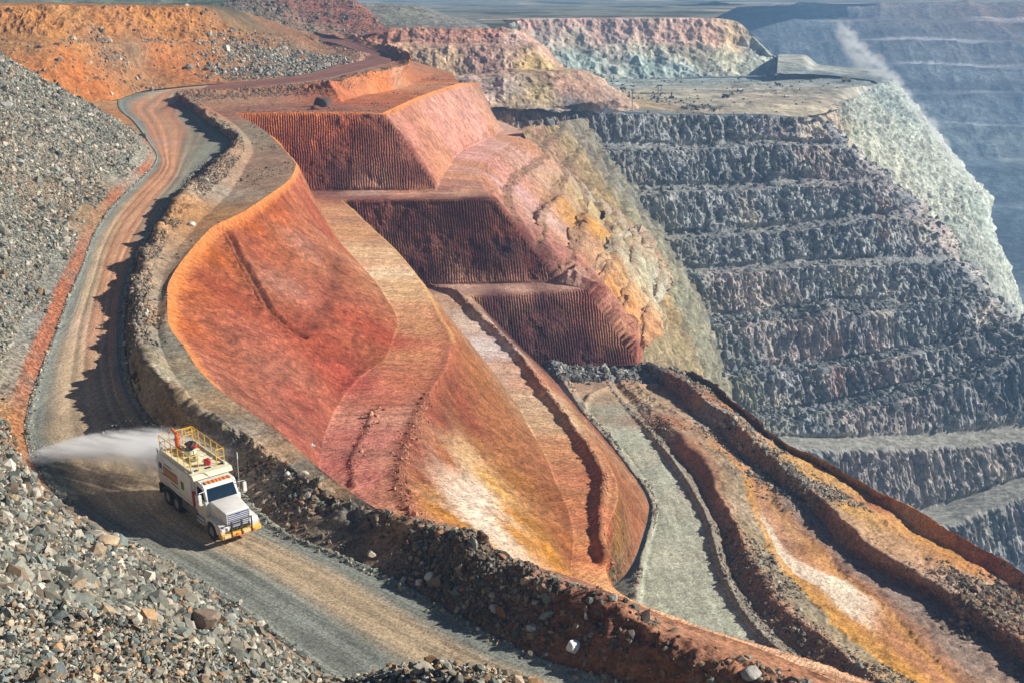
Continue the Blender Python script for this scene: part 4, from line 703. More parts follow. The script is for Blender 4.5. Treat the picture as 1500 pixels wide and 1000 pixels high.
# ================================================================== loose rock lying on the slopes
def near_idx(p, pts):
    px,py,_ = project(p.P); return [np.unravel_index(np.argmin((px-x)**2+(py-y)**2), px.shape) for x,y in pts]
def area_w(p):
    du=np.gradient(p.P,axis=1); dv=np.gradient(p.P,axis=0); a=np.linalg.norm(np.cross(du,dv),axis=2); return a
def onscreen(p, m=40):
    px,py,dp = project(p.P); return (px>-m)&(px<1500+m)&(py>-m)&(py<1000+m)&(dp>1)
def spread(name, p, n, mask, size, sig, base, dark=.45, spreadc=.12, protos=SMALL, smin=.02, smax=3, lift=.2, tones=None, tint=None):
    w = mask*onscreen(p)*area_w(p); P, i = scatter(p, n, w)
    S = np.clip(size*np.exp(RNG.normal(size=n)*sig), smin, smax); P[:,2] += S*lift
    C = stonecol(n, base if base is not None else (.3,.3,.3), dark, spreadc)
    if tones is not None:
        k = RNG.integers(0,len(tones),n); t = np.array(tones)[k]; C = t*RNG.uniform(dark,1.3,(n,1))
    return rocks(name, P, S, C, protos)
GY=[(.26,.26,.22),(.22,.23,.20),(.31,.29,.24),(.18,.21,.19),(.38,.35,.29),(.31,.24,.17),(.48,.44,.37)]
WM=GY+[(.46,.36,.26),(.52,.46,.38),(.42,.28,.17),(.22,.25,.24)]
P_=SC.P; cl=fbm(P_,.12,4,1200)
spread('loose_rock', SC, 115000, ((SC.r>3.0)|((SC.r>1.5)&(cl>.1)))*(.6+.8*np.clip(cl+.3,0,1))*(1+1.5*sst(110,60,P_[...,1])), .060, .62, None, tones=GY, smax=.45, dark=.3)
spread('loose_rock', SC, 1500, (SC.r>2.0)*sst(0,.4,cl), .22, .35, None, tones=WM, protos=PROTO, smax=.7)
spread('loose_rock', SC, 1700, (SC.r>1.2)*(SC.r<4.3)*sst(95,75,P_[...,1]), .085, .55, None, tones=WM, protos=PROTO, smax=.5)
spread('loose_rock', NH, 26000, (NH.r>1.2)*1.0, .036, .52, None, tones=WM, protos=PROTO, lift=.4, smax=.3)
bp_=BM.P; cb_=fbm(bp_,.16,4,1210)
DK=[(.20,.17,.13),(.25,.19,.14),(.15,.13,.11),(.32,.25,.18),(.24,.14,.09)]
spread('loose_rock', BM, 22000, (BM.r>1.45)*(BM.r<2.9)*sst(-.25,.2,cb_)*sst(300,230,bp_[...,1])*(1+1.0*sst(80,66,bp_[...,1]))*(1-.75*sst(-1,3,bp_[...,0])*(bp_[...,1]<80)), .062, .5, None, tones=DK+DK+GY[:2], smax=.35)
spread('loose_rock', BM, 700, (BM.r>1.0)*(BM.r<2.95)*sst(-.1,.3,cb_)*sst(140,90,bp_[...,1])*(1-.7*sst(-1,3,bp_[...,0])), .17, .4, None, tones=GY+DK, protos=PROTO, smax=.45)
spread('loose_rock', BM, 1500, (BM.r<1.0)*(cb_>.15)*1.0, .06, .5, None, tones=DK, smax=.3)
rp_=RD.P
spread('loose_rock', RD, 5000, np.clip(sst(3.12,3.0,RD.r)+sst(3.93,4,RD.r),0,1)*(rp_[...,1]<180), .05, .5, None, tones=GY, smax=.25)
cbp=CB.P; ccb=fbm(cbp,.1,4,1220); pxc,pyc,_=project(cbp)
ix=near_idx(CB,[(385,100),(430,95),(200,80),(130,66),(300,68)])
def blob(p, pts, rad):
    m=0
    for k in near_idx(p,pts): m=m+np.exp(-((p.P-p.P[k])**2).sum(-1)/rad**2)
    return np.clip(m,0,1)
spread('loose_rock', CB, 3600, blob(CB,[(360,100),(385,98),(410,100),(435,92),(460,86),(370,85)],9)*1.0, .2,.5,None,tones=GY,smax=.8)
spread('loose_rock', CB, 1600, (np.exp(-((CB.r-2.5)/.35)**2)+.12*(CB.r<2)+blob(CB,[(190,85),(200,100),(170,78)],6))*sst(-.2,.3,ccb), .15,.5,None,tones=DK+WM,smax=.8)
lp=LR.P; cl_=fbm(lp,.12,4,1230)
ridge_=((LR.r>0.6)&(LR.r<1.8))|((LR.r>3.4)&(LR.r<7))|((LR.r>9.2)&(LR.r<11))|((LR.r>12.2)&(LR.r<13.6))
spread('loose_rock', LR, 14000, ridge_*sst(-.1,.4,cl_), .085,.5,None,tones=DK+DK+GY,smax=.35)
spread('loose_rock', LR, 6000, blob(LR,[(805,542),(830,545),(860,543),(890,541),(915,540),(935,545),(945,550)],3.0)*(LR.r<12), .24,.4,None,tones=[(.2,.2,.19),(.26,.25,.23),(.15,.15,.15),(.32,.31,.28)],smax=.6)
spread('loose_rock', LR, 2500, blob(LR,[(1060,630),(1100,655),(1140,690),(1170,715),(1190,730)],3.5)+.0, .14,.4,None,tones=GY,smax=.4)
spread('loose_rock', LR, 1600, blob(LR,[(1435,865),(1470,875),(1500,880),(1430,890)],2.5)+.0, .2,.4,None,tones=DK,smax=.5)
gp=GW.P
spread('loose_rock', GW, 9000, ((GW.r>9)&(GW.r<16)&(np.floor(GW.r)%2==1)&(GW.r<15))*1.0+.06*(GW.r<15), .5,.45,None,tones=[(.22,.23,.22),(.28,.28,.26),(.18,.19,.2)],smax=1.6)
spread('loose_rock', HM, 1500, (HM.r<1)*1.0, .25,.5,None,tones=[(.22,.16,.12),(.26,.24,.2),(.14,.14,.1)],smax=1)
r_pw=PW.r
spread('loose_rock', PW, 1800, (np.exp(-(w3/.6)**2)*(r_pw<2.4)+.5*np.exp(-(w2/.5)**2)*(r_pw<2.4)+.5*w4m)*1.0, .07,.45,None,tones=[(.4,.2,.13),(.3,.14,.1),(.44,.26,.17)],smax=.4)
# ---- the big single boulders
SURF = [SC, NH, BM, RD, LR, PW, CB]
def surf(px, py):
    best=None
    for p in SURF:
        x,y,dp = project(p.P); dd=(x-px)**2+(y-py)**2; ok=(dd<64)&(dp>1)
        if ok.any():
            k=np.unravel_index(np.argmin(np.where(ok,dd*.02+dp,1e9)),dd.shape)
            if best is None or dp[k]<best[1]: best=(p.P[k],dp[k])
    return best
def boulder(px, py, wpx, hk, colr, label, seed, group=None, sq=(1,1,1), name='boulder'):
    b = surf(px, py)
    if b is None: print('no ground', px, py); return
    pos, dp = b; rad = wpx/2*dp/FPX; rg = np.random.default_rng(seed)
    V, F = ico(3); W = V.copy()
    for _ in range(12):
        n_=rg.normal(size=3); n_/=np.linalg.norm(n_); h=rg.uniform(.55,.85); W=W-np.outer(np.maximum(W@n_-h,0),n_)
    W = W*np.array(sq)*np.array((1.15,1.0,hk)); W=W+.05*fbm(W,2.2,4,seed)[:,None]*V; rot=np.array(Matrix.Rotation(rg.uniform(0,6.3),3,'Z')); W=(W*rad)@rot.T
    me_c = np.array(colr)[None]*(1+.25*fbm(W,3/rad*.3,3,seed))[:,None]
    o = mesh_obj(name, W, F, M['stone'], me_c, None, False, None)
    o.location = Vector(pos)+Vector((0,0,rad*hk*.45)); tag(o,label,'boulder',group or 'big boulders lying around the haul road')
PB=(.50,.44,.36); BB=(.27,.2,.15); GB_=(.36,.35,.31); OB=(.5,.34,.2)
for a in [(58,722,19,1.25,PB,'pale upright boulder with a pointed top beside the left edge of the road',1),
 (41,736,22,.8,GB_,'wide grey boulder just left of the pale pointed boulder',2),
 (71,748,13,.8,OB,'small orange brown boulder below the pale pointed boulder',3),
 (104,765,20,.6,GB_,'low grey boulder between the pointed boulder and the long tan slab',4),
 (157,795,38,.6,(.55,.40,.26),'long flat tan slab of rock at the foot of the scree left of the truck',5),
 (171,781,17,.7,GB_,'grey boulder standing behind the long flat tan slab',6),
 (125,788,15,.7,GB_,'small grey boulder to the left of the long flat tan slab',7),
 (302,913,44,.95,BB,'largest brown blocky boulder at the foot of the scree near the bottom',8),
 (337,908,21,1.0,GB_,'grey boulder just right of the largest brown blocky boulder',9),
 (242,884,22,.75,(.46,.37,.3),'pinkish grey boulder up and left of the largest brown boulder',10),
 (188,824,15,.7,GB_,'grey boulder halfway between the tan slab and the pinkish boulder',11),
 (10,150,20,.6,(.46,.45,.4),'lone pale boulder high on the grey scree at the left edge',12),
 (31,236,15,.6,GB_,'smaller boulder half way up the grey scree below the lone pale one',13),
 (629,846,17,.9,(.62,.58,.5),'whitish boulder of a close pair at the right foot of the roadside berm',14),
 (614,853,13,.8,(.55,.5,.44),'smaller left hand boulder of the whitish pair at the foot of the berm',15),
 (544,812,14,.9,(.52,.42,.33),'pinkish boulder in the shade of the berm left of the whitish pair',16),
 (723,893,18,.8,(.48,.42,.36),'light boulder on the low roadside ridge right of the whitish pair',17),
 (779,921,16,.8,(.5,.45,.38),'light boulder on the roadside ridge near the round white rock',18),
 (838,950,21,1.1,(.74,.74,.72),'round white rock in deep shade at the right edge of the road',19),
 (444,696,16,.9,(.5,.42,.34),'tan boulder on top of the berm right behind the truck cab',20),
 (419,694,12,.9,(.5,.47,.42),'small pale boulder on the berm left of the tan boulder behind the cab',21),
 (1102,988,34,.6,GB_,'flat topped grey boulder on the reddish bank at the bottom edge',22),
 (898,878,14,.9,GB_,'grey boulder on the bank edge above the lower gravel ramp',23),
 (887,990,15,.6,GB_,'low grey boulder at the roadside near the bottom edge',24),
 (303,262+0,10,.9,GB_,'grey boulder on the berm at the upper bend of the road',25),
 (283,325,12,.8,(.55,.54,.5),'bluish white boulder on the shelf beside the upper curved face',26)]: boulder(*a)
boulder(474,149,30,.75,(.10,.07,.06),'dark lump standing in for the shadow notch at the end of the berm below the upper road bend',77,'painted shadow notch by the upper road',(1,1,1.1),'shadow_lump')  # dark lump added where there is only a notch of shadow
boulder(464,153,16,.6,(.22,.10,.07),'reddish brown block leaning on the left of the dark shadow lump',78)
# a scrap of white litter on the red slope
b = surf(463,655)
bm = bmesh.new(); rg=random.Random(3)
for k in range(5):
    a=k*2.513+.4; vs_=[bm.verts.new((0,0,.10)),bm.verts.new((.26*math.cos(a),.26*math.sin(a),.02+.1*rg.random())),bm.verts.new((.16*math.cos(a+.7),.16*math.sin(a+.7),.16)),]; bm.faces.new(vs_)
r_=bmesh.ops.solidify(bm, geom=bm.faces[:], thickness=.02)
me=bpy.data.meshes.new('litter'); bm.to_mesh(me); bm.free(); me.materials.append(flat('white_litter',(.85,.86,.9),.6))
o=bpy.data.objects.new('litter',me); COL.objects.link(o); o.location=Vector(b[0])+Vector((0,-.15,.25)); o.rotation_euler=(.5,.3,0); tag(o,'small crumpled white scrap lying on the red slope beside the shelf','litter')
# ================================================================== the water truck
def new_bm(): return bmesh.new()
def bx(bm, x0,x1,y0,y1,z0,z1, bev=0.0, seg=2, taper=None):
    r_ = bmesh.ops.create_cube(bm, size=1); vs_ = r_['verts']
    for v_ in vs_:
        v_.co = Vector(((x0+x1)/2+v_.co.x*(x1-x0),(y0+y1)/2+v_.co.y*(y1-y0),(z0+z1)/2+v_.co.z*(z1-z0)))
        if taper: taper(v_)
    if bev:
        es = list({e for v_ in vs_ for e in v_.link_edges}); bmesh.ops.bevel(bm, geom=es, offset=bev, segments=seg, affect='EDGES', profile=.5)
    return vs_
def cy(bm, c, r, h, axis='Z', n=24, r2=None, bev=0):
    m = Matrix.Translation(Vector(c)) @ {'Z':Matrix.Identity(4),'Y':Matrix.Rotation(math.pi/2,4,'X'),'X':Matrix.Rotation(math.pi/2,4,'Y')}[axis]
    bmesh.ops.create_cone(bm, cap_ends=True, segments=n, radius1=r, radius2=r if r2 is None else r2, depth=h, matrix=m)
def tube(bm, pts, r, n=8):
    for a,b in zip(pts[:-1],pts[1:]):
        a=Vector(a); b=Vector(b); d=b-a
        if d.length<1e-4: continue
        m=Matrix.Translation((a+b)/2) @ d.to_track_quat('Z','Y').to_matrix().to_4x4()
        bmesh.ops.create_cone(bm, cap_ends=True, segments=n, radius1=r, radius2=r, depth=d.length+r*.6, matrix=m)
def prism(bm, prof, y0, y1, bev=0, seg=2):
    """side profile in x-z pulled across y"""
    a=[bm.verts.new((x,y0,z)) for x,z in prof]; b=[bm.verts.new((x,y1,z)) for x,z in prof]; n=len(prof)
    fs=[bm.faces.new(a),bm.faces.new(b[::-1])]+[bm.faces.new((a[i],b[i],b[(i+1)%n],a[(i+1)%n])) for i in range(n)]
    bmesh.ops.recalc_face_normals(bm, faces=fs)
    if bev:
        es=list({e for f in fs for e in f.edges}); bmesh.ops.bevel(bm, geom=es, offset=bev, segments=seg, affect='EDGES')
def part(name, bm, mat, parent, smooth=False, loc=None):
    me=bpy.data.meshes.new(name); bmesh.ops.recalc_face_normals(bm, faces=bm.faces[:]); bm.to_mesh(me); bm.free(); me.materials.append(mat)
    if smooth:
        for q_ in me.polygons: q_.use_smooth=True
        me.set_sharp_from_angle(angle=R(35))
    o=bpy.data.objects.new(name,me); COL.objects.link(o); o.parent=parent
    if loc: o.location=loc
    return o
def thing(name,label,cat,loc=(0,0,0),rz=0,group=None):
    o=bpy.data.objects.new(name,None); COL.objects.link(o); o.location=loc; o.rotation_euler=(0,0,rz); o.empty_display_size=.2; return tag(o,label,cat,group)
def dusty(name,c,amt):
    g=NT(name); b=g.n('ShaderNodeBsdfPrincipled'); tc=g.n('ShaderNodeTexCoord'); n=g.n('ShaderNodeTexNoise'); n.inputs['Scale'].default_value=1.6; n.inputs['Detail'].default_value=8; n.inputs['Roughness'].default_value=.7
    g.l(tc.outputs['Object'],n.inputs['Vector']); sp_=g.n('ShaderNodeSeparateXYZ'); g.l(tc.outputs['Object'],sp_.inputs[0])
    h=g.n('ShaderNodeMapRange'); h.inputs['From Min'].default_value=.5; h.inputs['From Max'].default_value=2.4; h.inputs['To Min'].default_value=.35; h.inputs['To Max'].default_value=0; g.l(sp_.outputs[2],h.inputs['Value'])
    a=g.n('ShaderNodeMath',operation='ADD'); g.l(n.outputs[0],a.inputs[0]); g.l(h.outputs[0],a.inputs[1])
    r_=g.n('ShaderNodeMapRange'); r_.inputs['From Min'].default_value=.45; r_.inputs['From Max'].default_value=.85; r_.inputs['To Max'].default_value=amt; g.l(a.outputs[0],r_.inputs['Value'])
    m=g.n('ShaderNodeMix',data_type='RGBA'); m.inputs[6].default_value=(*c,1); m.inputs[7].default_value=(.42,.29,.18,1); g.l(r_.outputs[0],m.inputs[0]); g.l(m.outputs[2],b.inputs['Base Color'])
    q_=g.n('ShaderNodeMapRange'); q_.inputs['To Min'].default_value=.35; q_.inputs['To Max'].default_value=.9; g.l(r_.outputs[0],q_.inputs['Value']); g.l(q_.outputs[0],b.inputs['Roughness']); g.l(b.outputs[0],g.out.inputs['Surface']); return g.m
WH=dusty('white_paint',(.80,.80,.77),.5); CRM=flat('cream_platform',(.78,.72,.50),.55,noise=.15); YL=dusty('safety_yellow',(.88,.50,.02),.35); ORN=flat('orange_enamel',(.72,.16,.03),.45,noise=.15)
RED=flat('red_paint',(.55,.03,.02),.4,noise=.1); BLK=flat('black_rubber',(.022,.022,.024),.85,noise=.4); STL=flat('dark_chassis',(.05,.045,.042),.7,noise=.4); CHR=flat('bright_metal',(.72,.74,.78),.45,metal=.4); GLS=flat('dark_glass',(.02,.05,.09),.06,spec=.8)
BLU=flat('blue_decal',(.02,.05,.30),.5); ORD=flat('orange_decal',(.70,.22,.03),.5); YLD=flat('pale_yellow_decal',(.8,.62,.25),.5); GRD=flat('green_decal',(.08,.25,.14),.5); LIM=flat('lime_decal',(.50,.62,.04),.5); RIM=flat('wheel_rim',(.42,.36,.30),.5,noise=.4); LMP=flat('clear_lamp',(.75,.78,.8),.1,spec=.9); AMB=flat('amber_lamp',(.9,.28,.03),.25); DST=flat('road_dust',(.30,.20,.13),.9,noise=.3)
TR=thing('water_truck','white water truck with yellow roof railings spraying water on the haul road','truck')
# tank
TX0,TX1=-7.35,-2.45; TZ0,TZ1=1.22,3.22; W2=1.22
bm=new_bm()
prof=[(-W2*.93,TZ0),(W2*.93,TZ0),(W2,TZ0+.35),(W2,TZ1-.30),(W2*.93,TZ1-.12),(W2*.70,TZ1),(-W2*.70,TZ1),(-W2*.93,TZ1-.12),(-W2,TZ1-.30),(-W2,TZ0+.35)]
rings=[]
for x,k in ((TX0,.94),(TX0+.12,1),(TX1-.12,1),(TX1,.94)):
    rings.append([bm.verts.new((x,y*k,(z-(TZ0+TZ1)/2)*k+(TZ0+TZ1)/2)) for y,z in prof])
for a,b in zip(rings[:-1],rings[1:]):
    for i in range(len(prof)): bm.faces.new((a[i],a[(i+1)%10],b[(i+1)%10],b[i]))
bm.faces.new(rings[0][::-1]); bm.faces.new(rings[-1])
for x in (TX0+1.3,TX0+2.6,TX0+3.9):                   # weld seams
    for s_ in (-1,1): bx(bm,x-.015,x+.015,s_*(W2-.004)-.01,s_*(W2-.004)+.01,TZ0+.4,TZ1-.32)
bx(bm,TX0+.2,TX1-.1,-W2-.03,-W2+.02,TZ0+.25,TZ0+.33); bx(bm,TX0+.2,TX1-.1,W2-.02,W2+.03,TZ0+.25,TZ0+.33)
tank=part('water_tank',bm,WH,TR,True)
def decal(name,mat,x0,x1,z0,z1,y=W2+.006,par=None,sk=0):
    bm=new_bm(); s_=1 if y>0 else -1
    for yy in (y,):
        v_=[bm.verts.new((x0,yy,z0)),bm.verts.new((x1,yy,z0)),bm.verts.new((x1,yy,z1)),bm.verts.new((x0,yy,z1))]; bm.faces.new(v_)
    bmesh.ops.solidify(bm,geom=bm.faces[:],thickness=-.004*s_)
    return part(name,bm,mat,par or tank)
# (the near side of the truck is its right side: y<0)
SD=-W2-.008
decal('logo_panel',BLU,-6.95,-6.50,2.30,2.70,SD); d1=decal('sign_panel',ORD,-6.30,-4.20,2.02,2.62,SD)
bm=new_bm()
for k in range(8):                                     # lettering too small to read in the photo: a row of pale strokes
    x=-6.15+k*.245; yy=SD-.006
    bx(bm,x,x+.05,yy-.003,yy,2.14,2.50); bx(bm,x+.11,x+.15,yy-.003,yy,2.14,2.50); bx(bm,x+.05,x+.11,yy-.003,yy,(2.44,2.14,2.30)[k%3],(2.50,2.20,2.36)[k%3])
part('lettering',bm,YLD,tank)
decal('green_stripe',GRD,-6.1,-5.0,2.76,2.84,SD); decal('green_stripe',GRD,-5.3,-4.1,1.80,1.87,SD); decal('green_stripe',GRD,-6.7,-6.2,1.98,2.06,SD); decal('lime_square',LIM,-3.75,-3.28,1.98,2.50,SD)
bm=new_bm(); yy=SD-.006
for (a,b,c_,d_) in ((-3.66,-3.38,2.40,2.45),(-3.66,-3.60,2.25,2.42),(-3.66,-3.38,2.21,2.26),(-3.44,-3.38,2.06,2.22),(-3.66,-3.38,2.02,2.07)): bx(bm,a,b,yy-.004,yy,c_,d_)
part('lettering',bm,STL,tank)
bm=new_bm(); bx(bm,TX0-.06,TX0+.0,-.9,.9,1.35,2.6,.02); tube(bm,[(TX0-.1,-1.05,1.0),(TX0-.1,-1.05,3.3)],.03); tube(bm,[(TX0-.1,-.75,1.0),(TX0-.1,-.75,3.3)],.03)
for k in range(8): tube(bm,[(TX0-.1,-1.05,1.15+k*.28),(TX0-.1,-.75,1.15+k*.28)],.02)
part('rear_ladder',bm,STL,TR)
# platform on top of the tank
bm=new_bm(); bx(bm,TX0+.35,TX1+.05,-1.02,1.02,TZ1+.02,TZ1+.08,.015)
for s_ in (-1,1): bx(bm,TX0+.35,TX1+.05,s_*1.02-.03,s_*1.02+.03,TZ1+.02,TZ1+.2)
for k in range(5): bx(bm,TX0+.8+k*.9,TX0+.86+k*.9,-1.0,1.0,TZ1+.08,TZ1+.11)
part('roof_platform',bm,CRM,TR)
bm=new_bm(); zt=TZ1+.1; H=.98; xs=[TX0+.38+i*(TX1-TX0-.42)/5 for i in range(6)]
for s_ in (-1,1):
    for x in xs: tube(bm,[(x,s_*1.02,zt),(x,s_*1.02,zt+H)],.028)
    tube(bm,[(xs[0],s_*1.02,zt+H),(xs[-1],s_*1.02,zt+H)],.028); tube(bm,[(xs[0],s_*1.02,zt+H*.52),(xs[-1],s_*1.02,zt+H*.52)],.024)
    tube(bm,[(xs[-1],s_*1.02,zt+H),(xs[-1],s_*.55,zt+H)],.028); tube(bm,[(xs[-1],s_*.55,zt+H),(xs[-1],s_*.55,zt)],.028); tube(bm,[(xs[-1],s_*1.02,zt+H*.5),(xs[-1],s_*.55,zt+H*.5)],.024)
for zz in (H,H*.52): tube(bm,[(xs[0],-1.02,zt+zz),(xs[0],1.02,zt+zz)],.026)
for y in (-.4,.4): tube(bm,[(xs[0],y,zt),(xs[0],y,zt+H)],.026)
# hooped cage round the rear ladder hatch
for y in (.15,.35,.55,.75): tube(bm,[(xs[1]-.3,y,zt),(xs[1]-.3,y,zt+1.15)],.02)
tube(bm,[(xs[1]-.3,.15,zt+1.15),(xs[1]-.3,.75,zt+1.15),(xs[1]+.25,.75,zt+1.15),(xs[1]+.25,.15,zt+1.15)],.022); tube(bm,[(xs[1]+.25,.75,zt),(xs[1]+.25,.75,zt+1.15)],.02); tube(bm,[(xs[1]+.25,.15,zt),(xs[1]+.25,.15,zt+1.15)],.02)
part('railing',bm,YL,TR)
bm=new_bm()
for (x,y,r_,h) in ((-5.2,.1,.34,.28),(-4.2,.1,.42,.20)): cy(bm,(x,y,zt+h/2),r_,h); cy(bm,(x,y,zt+h+.03),r_*.85,.06,r2=r_*.6)
part('manhole',bm,CRM,TR,True)
bm=new_bm(); cy(bm,(-5.7,.35,zt+.5),.36,.10,r2=.22); cy(bm,(-5.2,.1,zt+.36),.30,.05); part('hatch_lid',bm,STL,TR,True)
bm=new_bm(); cy(bm,(-6.45,-.15,zt+.3),.14,.6); cy(bm,(-6.45,-.15,zt+.64),.19,.1); cy(bm,(-6.45,-.15,zt+.85),.11,.35); tube(bm,[(-6.45,-.15,zt+.98),(-6.95,-.2,zt+1.15)],.085,12); cy(bm,(-6.3,-.15,zt+1.0),.13,.2,'X')
part('water_cannon',bm,ORN,TR,True)
bm=new_bm(); bx(bm,-3.1,-2.78,.0,.34,zt,zt+.40,.06,3); part('hose_reel',bm,RED,TR)
bm=new_bm(); bx(bm,-6.1,-5.75,.30,.75,zt,zt+.4,.04); part('pump_housing',bm,RED,TR)
# canopy over the cab: front lip of the platform
bm=new_bm()
prism(bm,[(-3.0,TZ1+.04),(-3.0,TZ1+.14),(-1.98,TZ1+.10),(-1.80,TZ1-.16),(-1.90,TZ1-.18),(-2.05,TZ1+.0)],-1.2,1.2,.02)
part('canopy',bm,CRM,TR)
for (x,y) in ((-2.55,-.75),(-2.5,0),(-2.55,.75)):
    bm=new_bm(); bx(bm,x-.09,x+.09,y-.16,y+.16,TZ1+.10,TZ1+.155); part('canopy_slot',bm,STL,TR)
# frame, tanks, guards under the body
bm=new_bm()
for s_ in (-1,1): bx(bm,-7.3,.9,s_*.42-.05,s_*.42+.05,.78,1.05)
for x in (-7.2,-6,-4.6,-3.2,-1.8,-.3): bx(bm,x-.06,x+.06,-.42,.42,.8,1.02)
bx(bm,-7.5,-7.35,-1.15,1.15,.75,.95,.02)
for x in (0,-4.95,-6.25): cy(bm,(x,0,.55),.10,1.9,'Y'); 
for x in (-4.95,-6.25): cy(bm,(x,0,.55),.26,.35,'Y')
bx(bm,-.9,.7,-.35,.35,.8,1.4,.05)
part('chassis',bm,STL,TR)
bm=new_bm()
for s_ in (-1,1):
    cy(bm,(-2.6,s_*.92,.86),.30,1.25,'X',bev=0); bx(bm,-4.1,-3.4,s_*.95-.2,s_*.95+.2,.65,1.15,.03)
part('fuel_tank',bm,flat('dusty_metal',(.16,.13,.11),.6,noise=.4),TR,True)
bm=new_bm()
for s_ in (-1,1):
    pr=[]
    for k in range(13):
        a=math.pi*(1-k/12); pr.append((-5.6+1.32*math.cos(a),.62+.68*math.sin(a)))
    inn=[(x*.965-.196,z*.94) for x,z in pr][::-1]
    prism(bm,[(x,z+.04) for x,z in pr]+[(x,z) for x,z in inn],s_*.62,s_*1.22)
bx(bm,-7.42,-7.36,-1.2,-.65,.45,1.1); bx(bm,-7.42,-7.36,.65,1.2,.45,1.1)
part('mudguard',bm,STL,TR)
def wheel(x,y,dual=False):
    s_=1 if y>0 else -1; w=.30
    bm=new_bm(); prof=[(.30,-w/2),(.48,-w/2),(.53,-w/2+.05),(.545,-w/2+.09),(.545,w/2-.09),(.53,w/2-.05),(.48,w/2),(.30,w/2)]
    N_=36; rings=[[bm.verts.new((p_[0]*math.cos(2*math.pi*i/N_),p_[1],p_[0]*math.sin(2*math.pi*i/N_))) for p_ in prof] for i in range(N_)]
    for i in range(N_):
        a=rings[i]; b=rings[(i+1)%N_]
        for k in range(len(prof)): bm.faces.new((a[k],a[(k+1)%8],b[(k+1)%8],b[k]))
    for i in range(30):
        a=2*math.pi*i/30; m=Matrix.Rotation(a,4,'Y'); 
        for q_ in (-.07,.07):
            r_=bmesh.ops.create_cube(bm,size=1,matrix=m@Matrix.Translation((.548,q_,(.02 if q_>0 else -.02)))@Matrix.Diagonal((.03,.11,.05,1)))
    t=part('tyre',bm,BLK,None,True)
    wo=bpy.data.objects.new('wheel',None); COL.objects.link(wo); wo.parent=TR; wo.location=(x,y,.545); wo.empty_display_size=.1; t.parent=wo
    if dual:
        t2=t.copy(); COL.objects.link(t2); t2.parent=wo; t2.location=(0,-s_*.34,0)
    bm=new_bm(); cy(bm,(0,s_*.02,0),.31,.20,'Y'); cy(bm,(0,s_*(.13 if not dual else .06),0),.13,.14,'Y')
    for i in range(10):
        a=2*math.pi*i/10; cy(bm,(.2*math.cos(a),s_*.13,.2*math.sin(a)),.022,.05,'Y',8)
    part('rim',bm,RIM,wo,True)
for s_ in (-1,1):
    wheel(0,s_*1.02); wheel(-4.95,s_*1.04,True); wheel(-6.25,s_*1.04,True)
# cab
bm=new_bm()
def cabt(v_):
    if v_.co.z>2.0: v_.co.y*=.90; v_.co.x+= (-.42 if v_.co.x>-1 else .02)
bx(bm,-2.25,-.72,-1.06,1.06,1.05,2.05,.03)
prism(bm,[(-2.25,2.0),(-.72,2.0),(-1.06,2.84),(-1.2,2.95),(-2.2,2.98),(-2.25,2.9)],-.98,.98,.05,3)
cab=part('cab',bm,WH,TR,True)
bm=new_bm()
v_=[(-.735,-.86,2.03),(-.735,.86,2.03),(-1.03,.80,2.72),(-1.03,-.80,2.72)]
f=bm.faces.new([bm.verts.new(Vector(q_)+Vector((.03,0,.015))) for q_ in v_]); bmesh.ops.solidify(bm,geom=[f],thickness=.02); part('windscreen',bm,GLS,TR)
bm=new_bm()
for y in (-.45,.15): tube(bm,[(-.70,y,2.05),(-.84,y+.5,2.36)],.012)
part('wiper',bm,STL,TR)
for s_ in (-1,1):
    bm=new_bm(); f=bm.faces.new([bm.verts.new(q_) for q_ in ((-1.95,s_*.99,2.05),(-.95,s_*.99,2.05),(-1.22,s_*.985,2.70),(-1.95,s_*.985,2.70))]); bmesh.ops.solidify(bm,geom=[f],thickness=.015); part('side_window',bm,GLS,TR)
    bm=new_bm(); bx(bm,-1.98,-.80,s_*1.06,s_*1.075,.98,1.98,.005); dr=part('door',bm,WH,TR)
    bm=new_bm(); bx(bm,-1.85,-1.65,s_*1.075,s_*1.10,1.75,1.80); part('handle',bm,STL,dr)
    bm=new_bm(); bx(bm,-1.65,-1.15,s_*1.077,s_*1.082,1.35,1.62); part('door_badge',bm,YLD,dr)
    bm=new_bm(); tube(bm,[(-.85,s_*1.0,2.7),(-.75,s_*1.36,2.72),(-.75,s_*1.36,1.95),(-.85,s_*1.05,1.95)],.02); bx(bm,-.80,-.68,s_*1.36-.10,s_*1.36+.10,2.02,2.62,.03); part('mirror',bm,WH,TR)
    bm=new_bm(); bx(bm,-2.1,-.95,s_*.95-.2,s_*.95+.2,.52,.60,.01); bx(bm,-2.1,-.95,s_*1.0-.18,s_*1.0+.18,.80,.87,.01); part('step',bm,CHR,TR)
    bm=new_bm(); tube(bm,[(-2.38,s_*.98,.9),(-2.38,s_*.98,3.45)],.07,12); part('exhaust_stack',bm,CHR if s_<0 else WH,TR,True)
    bm=new_bm(); bx(bm,-2.40,-2.30,s_*1.02,s_*1.12,1.3,2.2,.02); part('grab_rail',bm,RED,TR)
for y in (-.7,-.45,-.2,0,.2,.45,.7):
    bm=new_bm(); bx(bm,-1.52,-1.16,y-.07,y+.07,2.93,3.03,.03); part('roof_lamp',bm,AMB,TR,True)
